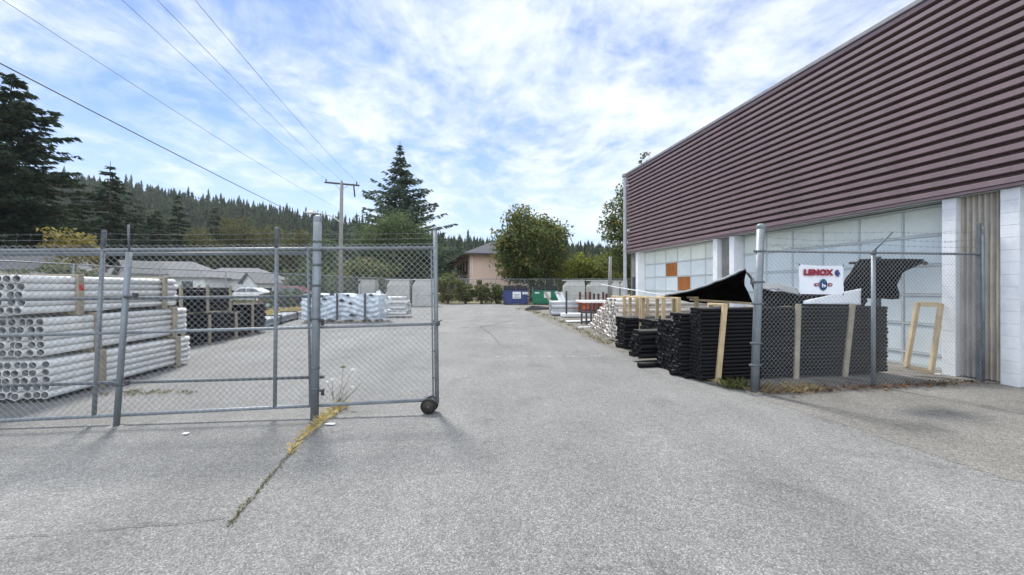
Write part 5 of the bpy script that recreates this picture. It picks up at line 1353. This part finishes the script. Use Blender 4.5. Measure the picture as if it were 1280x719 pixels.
pts = [(3.45 + rnd.uniform(-.12, .2), 6.0 + rnd.uniform(-.1, .3), rnd.uniform(.5, 1)) for _ in range(14)]
blades(pts, 18, .04, .20, .06, M['weed'], 'weeds', 'green weeds between black pipes and the thick fence post', 'weeds', 4, 'stuff', .7, .005)
pts = [(x_ + rnd.gauss(0, .1), y_, rnd.uniform(.4, 1)) for x_, y_ in [(G(px, py)[0], G(px, py)[1]) for px, py in ((650, 388), (662, 390), (672, 393), (680, 395), (668, 390), (676, 397), (690, 400), (700, 404), (712, 408), (722, 413), (735, 418), (745, 424), (756, 430))] for _ in range(10)]
blades([(x_, y_ + rnd.uniform(-.5, .5), s) for x_, y_, s in pts if rnd.random() < .55], 16, .03, .15, .16, M['moss'], 'weeds', 'scruffy weeds along the gravel edge of the drive', 'weeds', 5, 'stuff', .8, .008)
pts = [(-12.9 - rnd.uniform(0, 1.6) + max(0, (Y - 24) * .15), Y, 1) for Y in np.linspace(13, 30, 90)]
blades(pts, 40, .1, .4, .5, M['straw'], 'dry_grass', 'band of dry brown grass outside the low grey pipes', 'grass', 6, 'stuff', .5, .02)
pts = [(rnd.uniform(-60, -17), rnd.uniform(14, 42), 1) for _ in range(300)]
blades(pts, 20, .2, .7, .8, M['weed'], 'rough_grass', 'rough green grass outside the left fence', 'grass', 7, 'stuff', .5, .03)
x_, y_, _ = G(180, 493)
pts = [(x_ + rnd.gauss(0, .35), y_ + rnd.gauss(0, .07), .7) for _ in range(26)]
blades(pts, 20, .02, .06, .06, M['moss'], 'low_weeds', 'flat patch of yellow weeds on the asphalt behind the gate', 'weeds', 8, 'stuff', .9, .004)
# leaf litter
r = np.random.default_rng(9); k = 520; s = r.uniform(0, 1, k); cx_ = 3.8 + s * 4.1; cy_ = 5.80 + (cx_ - 3.67) * .162 + r.normal(size=k) * .10 - .02
c = np.stack([cx_, cy_, np.full(k, .018) + r.uniform(0, .02, k)], 1)
o = np_obj('leaf_litter', quads(c, r.uniform(.015, .05, k), r, 2.5, 1.8), 4, M['litter']); o['kind'] = 'stuff'; o['label'] = 'brown dead leaves and twigs along the right fence'; o['category'] = 'leaf litter'
b = MB()
for _ in range(60):
    a = Vector((rnd.uniform(4.2, 7.6), 0, rnd.uniform(.01, .05))); a.y = 5.78 + (a.x - 3.67) * .162 + rnd.gauss(0, .12); d = Vector((rnd.gauss(0, .12), rnd.gauss(0, .08), rnd.uniform(0, .05))); b.tube([a, a + d * .5 + Vector((0, 0, .01)), a + d], [.003, .0025, .0015], 4, False)
o = b.build('fallen_twigs', M['bark']); o['kind'] = 'stuff'; o['label'] = 'thin fallen twigs below the right fence'; o['category'] = 'twigs'
# white scraps
for i, (px, py, w_, lab) in enumerate(((231, 545, .035, 'white paper scrap on the old asphalt before the gate'), (1172, 470, .07, 'white paper scrap at the warehouse wall behind the fence'), (412, 533, .06, 'grey stone flake beside the dry weeds'))):
    x_, y_, _ = G(px, py); b = MB(); b.prism([(x_ - w_, y_, .012), (x_ + w_ * .8, y_ - .015, .012), (x_ + w_, y_ + .02, .014), (x_ - w_ * .4, y_ + .035, .012)], (0, 0, .008)); tag(b.build('litter_scrap', M['paper']), lab, 'scrap')
# white flowering weed at the guide post
qx, qy, _ = G(420, 512)
fl = thing('flowering_weed', 'weed with white flower heads beside the thick gate post', 'plant', (qx, qy, 0))
st = MB(); wh_ = MB(); gr_ = MB(); pr = random.Random(12)
heads = [((441, 464), 'w', .042), ((416, 477), 'w', .026), ((440, 486), 'w', .03), ((429, 461), 'g', .022), ((452, 480), 'n', .01), ((424, 490), 'n', .01), ((434, 492), 'n', .01), ((447, 488), 'n', .01), ((409, 480), 'w', .016)]
for (p, kind, rr) in heads:
    e = Vector(P(*p, qy + pr.uniform(-.05, .05))); b0v = Vector((qx + pr.uniform(-.04, .04), qy + pr.uniform(-.03, .03), 0)); mid_ = b0v.lerp(e, .55) + Vector((pr.uniform(-.02, .02), 0, .02))
    st.tube([b0v, mid_, e], [.0035, .0028, .002], 5, False)
    for _ in range(3):
        q = b0v.lerp(mid_, pr.uniform(.3, .9)); st.tube([q, q + Vector((pr.uniform(-.08, .08), pr.uniform(-.05, .05), pr.uniform(.03, .1)))], [.002, .001], 4, False)
    if kind == 'n': continue
    tgt = wh_ if kind == 'w' else gr_
    for _ in range(42):
        a_ = pr.uniform(0, 6.28); rd = rr * math.sqrt(pr.random()); q = e + Vector((rd * math.cos(a_), rd * math.sin(a_) * .8, .012 - rd * rd * 6 + pr.uniform(-.006, .012) + rr * .3 * pr.uniform(-1, 1))); s_ = .006
        tgt.box(q, (s_ * 1.6, s_ * 1.6, s_), Matrix.Rotation(pr.uniform(0, 3), 3, 'Y') @ Matrix.Rotation(pr.uniform(0, 3), 3, 'Z'))
st.build('stem', M['moss'], fl); wh_.build('flower_head', M['flower'], fl); gr_.build('seed_head', M['flower_g'], fl)

b = MB(); b.box((0, 270, 64), (1500, 760, 134)); o = b.build('haze', hv); o['kind'] = 'stuff'
for o in list(bpy.data.objects):
    if '_world' in o: del o['_world']
